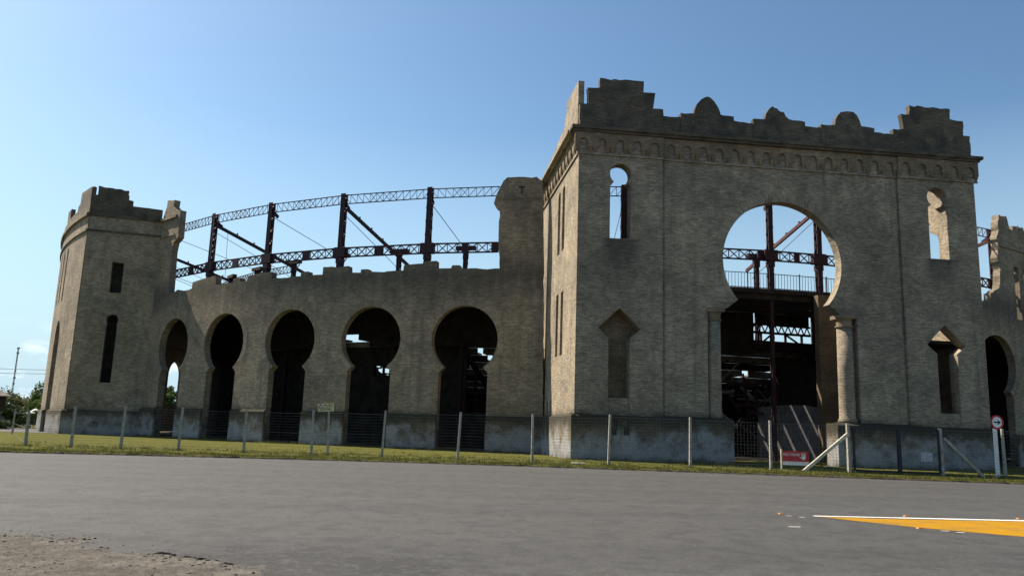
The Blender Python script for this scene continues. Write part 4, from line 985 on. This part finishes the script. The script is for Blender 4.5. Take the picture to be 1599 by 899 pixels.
for fx, fa, fl_ in ((-.075, 104, .17), (-.025, 95, .20), (.028, 87, .20), (.075, 78, .17), (-.10, 150, .13)):
    bx, bz = hx+fx, hz+(.06 if fa != 150 else -.02); ux, uz = math.cos(R_(fa)), math.sin(R_(fa)); px_, pz_ = -uz*.019, ux*.019
    panel(k, [(bx-px_, bz-pz_), (bx+ux*fl_-px_*.8, bz+uz*fl_-pz_*.8), (bx+ux*(fl_+.015), bz+uz*(fl_+.015)), (bx+ux*fl_+px_*.8, bz+uz*fl_+pz_*.8), (bx+px_, bz+pz_)], [], .0265, .004, rsf)
build('hand_symbol', k, m_white, rs)
# danger board on a stake
ys = thing('warning_sign', (-4.0, 43.5, 0), 'faded yellow danger board on a leaning wooden stake in the grass', 'sign')
k = MB(); k.hexa([(-4.06, 43.54, -.3), (-3.94, 43.54, -.3), (-3.94, 43.62, -.3), (-4.06, 43.62, -.3), (-4.17, 43.54, 2.5), (-4.07, 43.54, 2.5), (-4.07, 43.60, 2.5), (-4.17, 43.60, 2.5)]); build('stake', k, m_post, ys)
def ysf(u, d, z): c, s = math.cos(R_(4)), math.sin(R_(4)); return (-4.27+u*c-z*s, 43.52-d, 2.45+u*s+z*c)
k = MB(); mbox(k, -.41, .41, -.21, .21, 0, .02, ysf, 3); build('board', k, m_signyel, ys)
k = MB(); panel(k, [(-.37, .0), (-.13, .0), (-.25, .19)], [], .024, .003, ysf); mbox(k, -.39, .39, -.035, -.02, .0205, .023, ysf, 3); build('triangle', k, m_signblack, ys)
k = MB(); panel(k, [(-.31, .025), (-.19, .025), (-.25, .12)], [], .0265, .002, ysf); build('triangle_face', k, m_white, ys)
build('lettering', text_mb("PELIGRO", .13, lambda x, y, z: ysf(.12+x*.92, .024+z, .09+y)), m_signblack, ys)
build('lettering', text_mb("DERRUMBES", .11, lambda x, y, z: ysf(x, .024+z, -.12+y)), m_signblack, ys)
# paper notice on the plinth
k = MB(); k.box(32.69, 33.47, 48.745, 48.765, .53, 1.11); solo('paper_notice', k, m_paper, (33.08, 48.75, .8), 'pale printed notice fixed low on the whitewashed gatehouse plinth', 'notice')
# broken slab in the grass
k = MB(); k.hexa([(8.35, 40.75, -.02), (9.05, 40.7, -.02), (9.05, 41.0, -.02), (8.35, 41.02, -.02), (8.37, 40.77, .07), (9.03, 40.72, .07), (9.03, 40.98, .09), (8.37, 41.0, .09)])
solo('concrete_slab', k, m_post, (8.7, 40.88, 0), 'small pale concrete slab lying in the grass by the road edge', 'slab')
# road studs and chips
SL = ['orange road stud left of the tip of the yellow wedge', 'orange road stud just behind the white line at mid length', 'yellow road stud on the near edge of the yellow wedge', 'orange road stud behind the white line at the right edge of the photo']
for i, (x, y) in enumerate(((8.22, 17.29), (11.2, 17.36), (9.88, 14.9), (13.95, 17.34))):
    k = MB(); s = .055; k.hexa([(x-s*1.2, y-s, ROADZ-.005), (x+s*1.2, y-s, ROADZ-.005), (x+s*1.2, y+s, ROADZ-.005), (x-s*1.2, y+s, ROADZ-.005), (x-s*.8, y-s*.5, ROADZ+.025), (x+s*.8, y-s*.5, ROADZ+.025), (x+s*.8, y+s*.5, ROADZ+.025), (x-s*.8, y+s*.5, ROADZ+.025)])
    solo('road_stud', k, m_cat, (x, y, ROADZ), SL[i], 'road stud', 'road studs along the painted wedge')
k = MB()
for x, y, w in ((7.27, 14.76, .12), (8.2, 16.89, .06), (8.38, 16.66, .06), (10.16, 14.56, .08), (10.32, 14.34, .08)): k.face([(x-w, y-.03, pz), (x+w, y-.035, pz), (x+w, y+.03, pz), (x-w, y+.025, pz)])
struct('paint_fragments', k, m_rwhite)

# ================================================================== LEFT BACKGROUND
def tree(x, y, h, rad, seed, lm, label, nclump=26, nleaf=90, ls=.22, low=.25, group='trees left of the tower'):
    rnd = random.Random(seed); t = thing('tree', (x, y, 0), label, 'tree', group)
    k = MB(); top = Vector((x+rnd.uniform(-.3, .3), y, h*.8)); k.tube([(x, y, -.2), (x+.1, y, h*.25), (x, y+.1, h*.5), top], [.05*h*.4+.05, .014*h+.05, .01*h+.03, .02], 7)
    cl = []
    for i in range(nclump):
        while True:
            p = Vector((rnd.uniform(-1, 1), rnd.uniform(-1, 1), rnd.uniform(-1, 1)))
            if .25 < p.length < 1: break
        c = Vector((x+p.x*rad, y+p.y*rad, h*(low+1)/2+p.z*h*(1-low)/2*.92)); cl.append((c, rnd.uniform(.22, .42)*rad))
        if i % 3 == 0: k.tube([(x, y, h*rnd.uniform(.2, .5)), ((x+c.x)/2, (y+c.y)/2, c.z*.8), c], [.04, .03, .012], 5)
    build('trunk', k, m_bark, t)
    c_ = MB()
    for c, r in cl:
        for j in range(nleaf):
            d = Vector((rnd.gauss(0, 1), rnd.gauss(0, 1), rnd.gauss(0, .8))).normalized()*r*rnd.random()**.4; p = c+d
            a = Vector((rnd.uniform(-1, 1), rnd.uniform(-1, 1), rnd.uniform(-1, 1))).normalized(); b = a.cross(Vector((rnd.random(), rnd.random(), 1))).normalized(); s = ls*rnd.uniform(.5, 1.2)
            n0 = len(c_.v); c_.v += [tuple(p-a*s), tuple(p+b*s*.5), tuple(p+a*s), tuple(p-b*s*.5)]; c_.f.append((n0, n0+1, n0+2, n0+3)); c_.uv.append(None)
    build('crown', c_, lm, t)
tree(-54.5, 121, 5.6, 2.2, 1, m_leaf[1], 'olive bushy tree behind the low roofed house')
tree(-53.2, 128, 6.6, 2.4, 2, m_leaf[0], 'green tree beside the radio mast')
tree(-50.4, 122, 4.9, 2.2, 3, m_leaf[0], 'smallest green tree, under the gap of sky left of the tower')
tree(-48.6, 121, 6.6, 1.5, 4, m_leaf[1], 'slim pale green tree between the small tree and the tower')
tree(-45.6, 117, 6.4, 1.9, 5, m_leaf[3], 'rusty brown tinged tree beside the tower edge')
tree(-47.0, 112, 4.2, 2.0, 6, m_leaf[0], 'low leafy tree above the white parasols', low=.1)
tree(-49.5, 104, 2.9, 2.2, 7, m_leaf[2], 'dark low shrub beside the parked car', low=.0)
tree(-56.5, 188, 12, 3.6, 8, m_leaf[1], 'tall tree seen through the far arch in the first keyhole opening', 34, 110, .4, group='trees behind the bullring')
tree(-50.5, 180, 9, 3.6, 9, m_leaf[0], 'round green tree beyond the far arch, right of the taller one', 30, 110, .4, group='trees behind the bullring')
tree(-51.8, 116, 3.4, 2.4, 10, m_leaf[2], 'broad dark bush left of the radio mast trees, under the house roof line', low=.02)
tree(-47.6, 118, 3.0, 2.0, 11, m_leaf[0], 'rounded green bush behind the parasols', low=.02)
k = MB(); rnd = random.Random(12)
for i in range(9000):
    x = rnd.uniform(-150, -62); y = 205+(x+100)*-.1+rnd.uniform(-6, 6); hh = 4.5+1.6*math.sin(x*.35)+1.0*math.sin(x*.9+1); p = Vector((x, y, rnd.uniform(-.2, hh)))
    a = Vector((rnd.uniform(-1, 1), rnd.uniform(-1, 1), rnd.uniform(-1, 1))).normalized(); b = a.cross(Vector((0, .3, 1))).normalized(); q = rnd.uniform(.3, .8)
    n0 = len(k.v); k.v += [tuple(p-a*q), tuple(p+b*q*.6), tuple(p+a*q), tuple(p-b*q*.6)]; k.f.append((n0, n0+1, n0+2, n0+3)); k.uv.append(None)
struct('far_wood', k, m_leaf[2], kind='stuff')
# house
hs = thing('house', (-52, 108, 0), 'dark low house with shallow grey roof at the left edge', 'house')
k = MB(); k.box(-62, -50.0, 106, 109, -.2, 3.85); build('wall', k, m_hwall, hs)
k = MB(); k.hexa([(-63, 104.6, 3.85), (-47.4, 104.6, 3.85), (-49.4, 109.5, 3.85), (-63, 109.5, 3.85), (-63, 106.4, 5.4), (-50.6, 106.4, 5.1), (-51.4, 107.5, 5.1), (-63, 107.5, 5.4)]); build('roof', k, m_tile, hs)
for x in (-51.0, -52.6, -54.2):
    k = MB(); k.box(x-.35, x+.35, 105.94, 105.99, 2.6, 3.3); w = build('window', k, m_dark, hs)
    k = MB(); k.box(x-.3, x+.3, 105.90, 105.935, 2.65, 3.25); build('pane', k, m_white, w)
# hedge
k = MB(); rnd = random.Random(4)
for i in range(5200):
    x = rnd.uniform(-60, -44); p = Vector((x, 99.5+(x+60)*-.12+rnd.uniform(-.5, .5), rnd.uniform(0, 1.05+.1*math.sin(x*2)))); a = Vector((rnd.uniform(-1, 1), rnd.uniform(-1, 1), rnd.uniform(-1, 1))).normalized(); b = a.cross(Vector((0, .3, 1))).normalized(); s = rnd.uniform(.06, .15)
    n0 = len(k.v); k.v += [tuple(p-a*s), tuple(p+b*s*.6), tuple(p+a*s), tuple(p-b*s*.6)]; k.f.append((n0, n0+1, n0+2, n0+3)); k.uv.append(None)
hd = thing('hedge', (-52, 99, 0), 'dark clipped hedge along the far road left of the tower', 'hedge')
build('foliage', k, m_leaf[2], hd); k = MB()
for x in range(-59, -44, 1): k.tube([(x, 99.5+(x+60)*-.12, -.1), (x+.1, 99.5+(x+60)*-.12, .8)], [.03, .02], 5)
build('stem', k, m_bark, hd)
# parked car seen from behind
car = thing('parked_car', (-48.4, 103, 0), 'blue grey car parked behind the far hedge', 'car')
def car_f(u, d, z): return (-48.4+u, 101.2-d, z)
k = MB(); panel(k, [(-.86, .35), (.86, .35), (.9, .8), (.86, 1.05), (-.86, 1.05), (-.9, .8)], [], 0, 4.0, car_f); build('body', k, m_blue, car)
k = MB(); k.hexa([(-49.22, 101.5, 1.05), (-47.58, 101.5, 1.05), (-47.58, 104.2, 1.05), (-49.22, 104.2, 1.05), (-49.0, 102.1, 1.72), (-47.8, 102.1, 1.72), (-47.8, 103.8, 1.72), (-49.0, 103.8, 1.72)]); build('cabin', k, m_blue, car)
k = MB(); k.hexa([(-49.1, 101.55, 1.13), (-47.7, 101.55, 1.13), (-47.7, 101.6, 1.13), (-49.1, 101.6, 1.13), (-48.95, 102.0, 1.64), (-47.85, 102.0, 1.64), (-47.85, 102.05, 1.64), (-48.95, 102.05, 1.64)]); build('rear_window', k, m_glass, car)
for sx in (-.68, .68):
    k = MB(); k.box(-48.4+sx-.12, -48.4+sx+.12, 101.16, 101.198, .8, .98); build('tail_light', k, m_signred, car)
    for yy in (102.0, 104.4): k = MB(); k.tube([(-48.4+sx*1.18-.1, yy, .31), (-48.4+sx*1.18+.1, yy, .31)], [.32, .32], 14); build('wheel', k, m_rubber, car)
# white parasols
for (x, y, z), lb in (((-47.2, 111.0, 2.35), 'upper white parasol beside the foot of the tower'), ((-46.9, 109.0, 2.05), 'lower white parasol just left of its twin')):
    t = thing('parasol', (x, y, 0), lb, 'parasol', 'white parasols by the far road')
    k = MB(); k.lathe((x, y, z), [(.52, -.13), (.5, -.1), (.28, .06), (.02, .17)], 12); build('canopy', k, m_white, t)
    k = MB(); k.tube([(x, y, -.1), (x, y, z+.1)], [.025, .02], 6); build('pole', k, m_post, t)
# radio mast
ms = thing('radio_mast', (-130, 290, 0), 'thin lattice radio mast rising behind the trees at far left', 'mast')
k = MB(); bx, by, hm = -131.5, 290, 24.2
for i in range(3):
    a = 2.1*i; k.bar((bx+.35*math.cos(a), by+.35*math.sin(a), -.2), (bx+.12*math.cos(a), by+.12*math.sin(a), hm), .09)
for z in range(0, 24, 1):
    for i in range(3): k.bar((bx+.3*math.cos(2.1*i), by+.3*math.sin(2.1*i), z), (bx+.3*math.cos(2.1*i+2.1), by+.3*math.sin(2.1*i+2.1), z+1), .05)
build('lattice', k, m_wire, ms)
for z, r in ((24.1, .45), (22.5, .4), (16.5, .3), (14.2, .4), (12.2, .3), (8.5, .45), (7, .3)): k = MB(); k.lathe((bx+.2, by-.3, z), [(.05, -.3), (r, -.2), (r, .2), (.05, .3)], 10); build('antenna', k, m_greygate, ms)
# overhead wires
for z, dz, lb in ((9.0, -.25, 'upper overhead wire crossing the sky left of the tower'), (7.7, .2, 'lower overhead wire just above the far trees')):
    k = MB(); pts = [Vector((-110+70*i/10, 125, z+dz*i/5-1.0*(1-((i-5)/5)**2)*.6)) for i in range(11)]
    k.tube(pts, [.03]*11, 5); solo('overhead_wire', k, m_dark, (-75, 125, 0), lb, 'wire', 'overhead wires left of the tower')
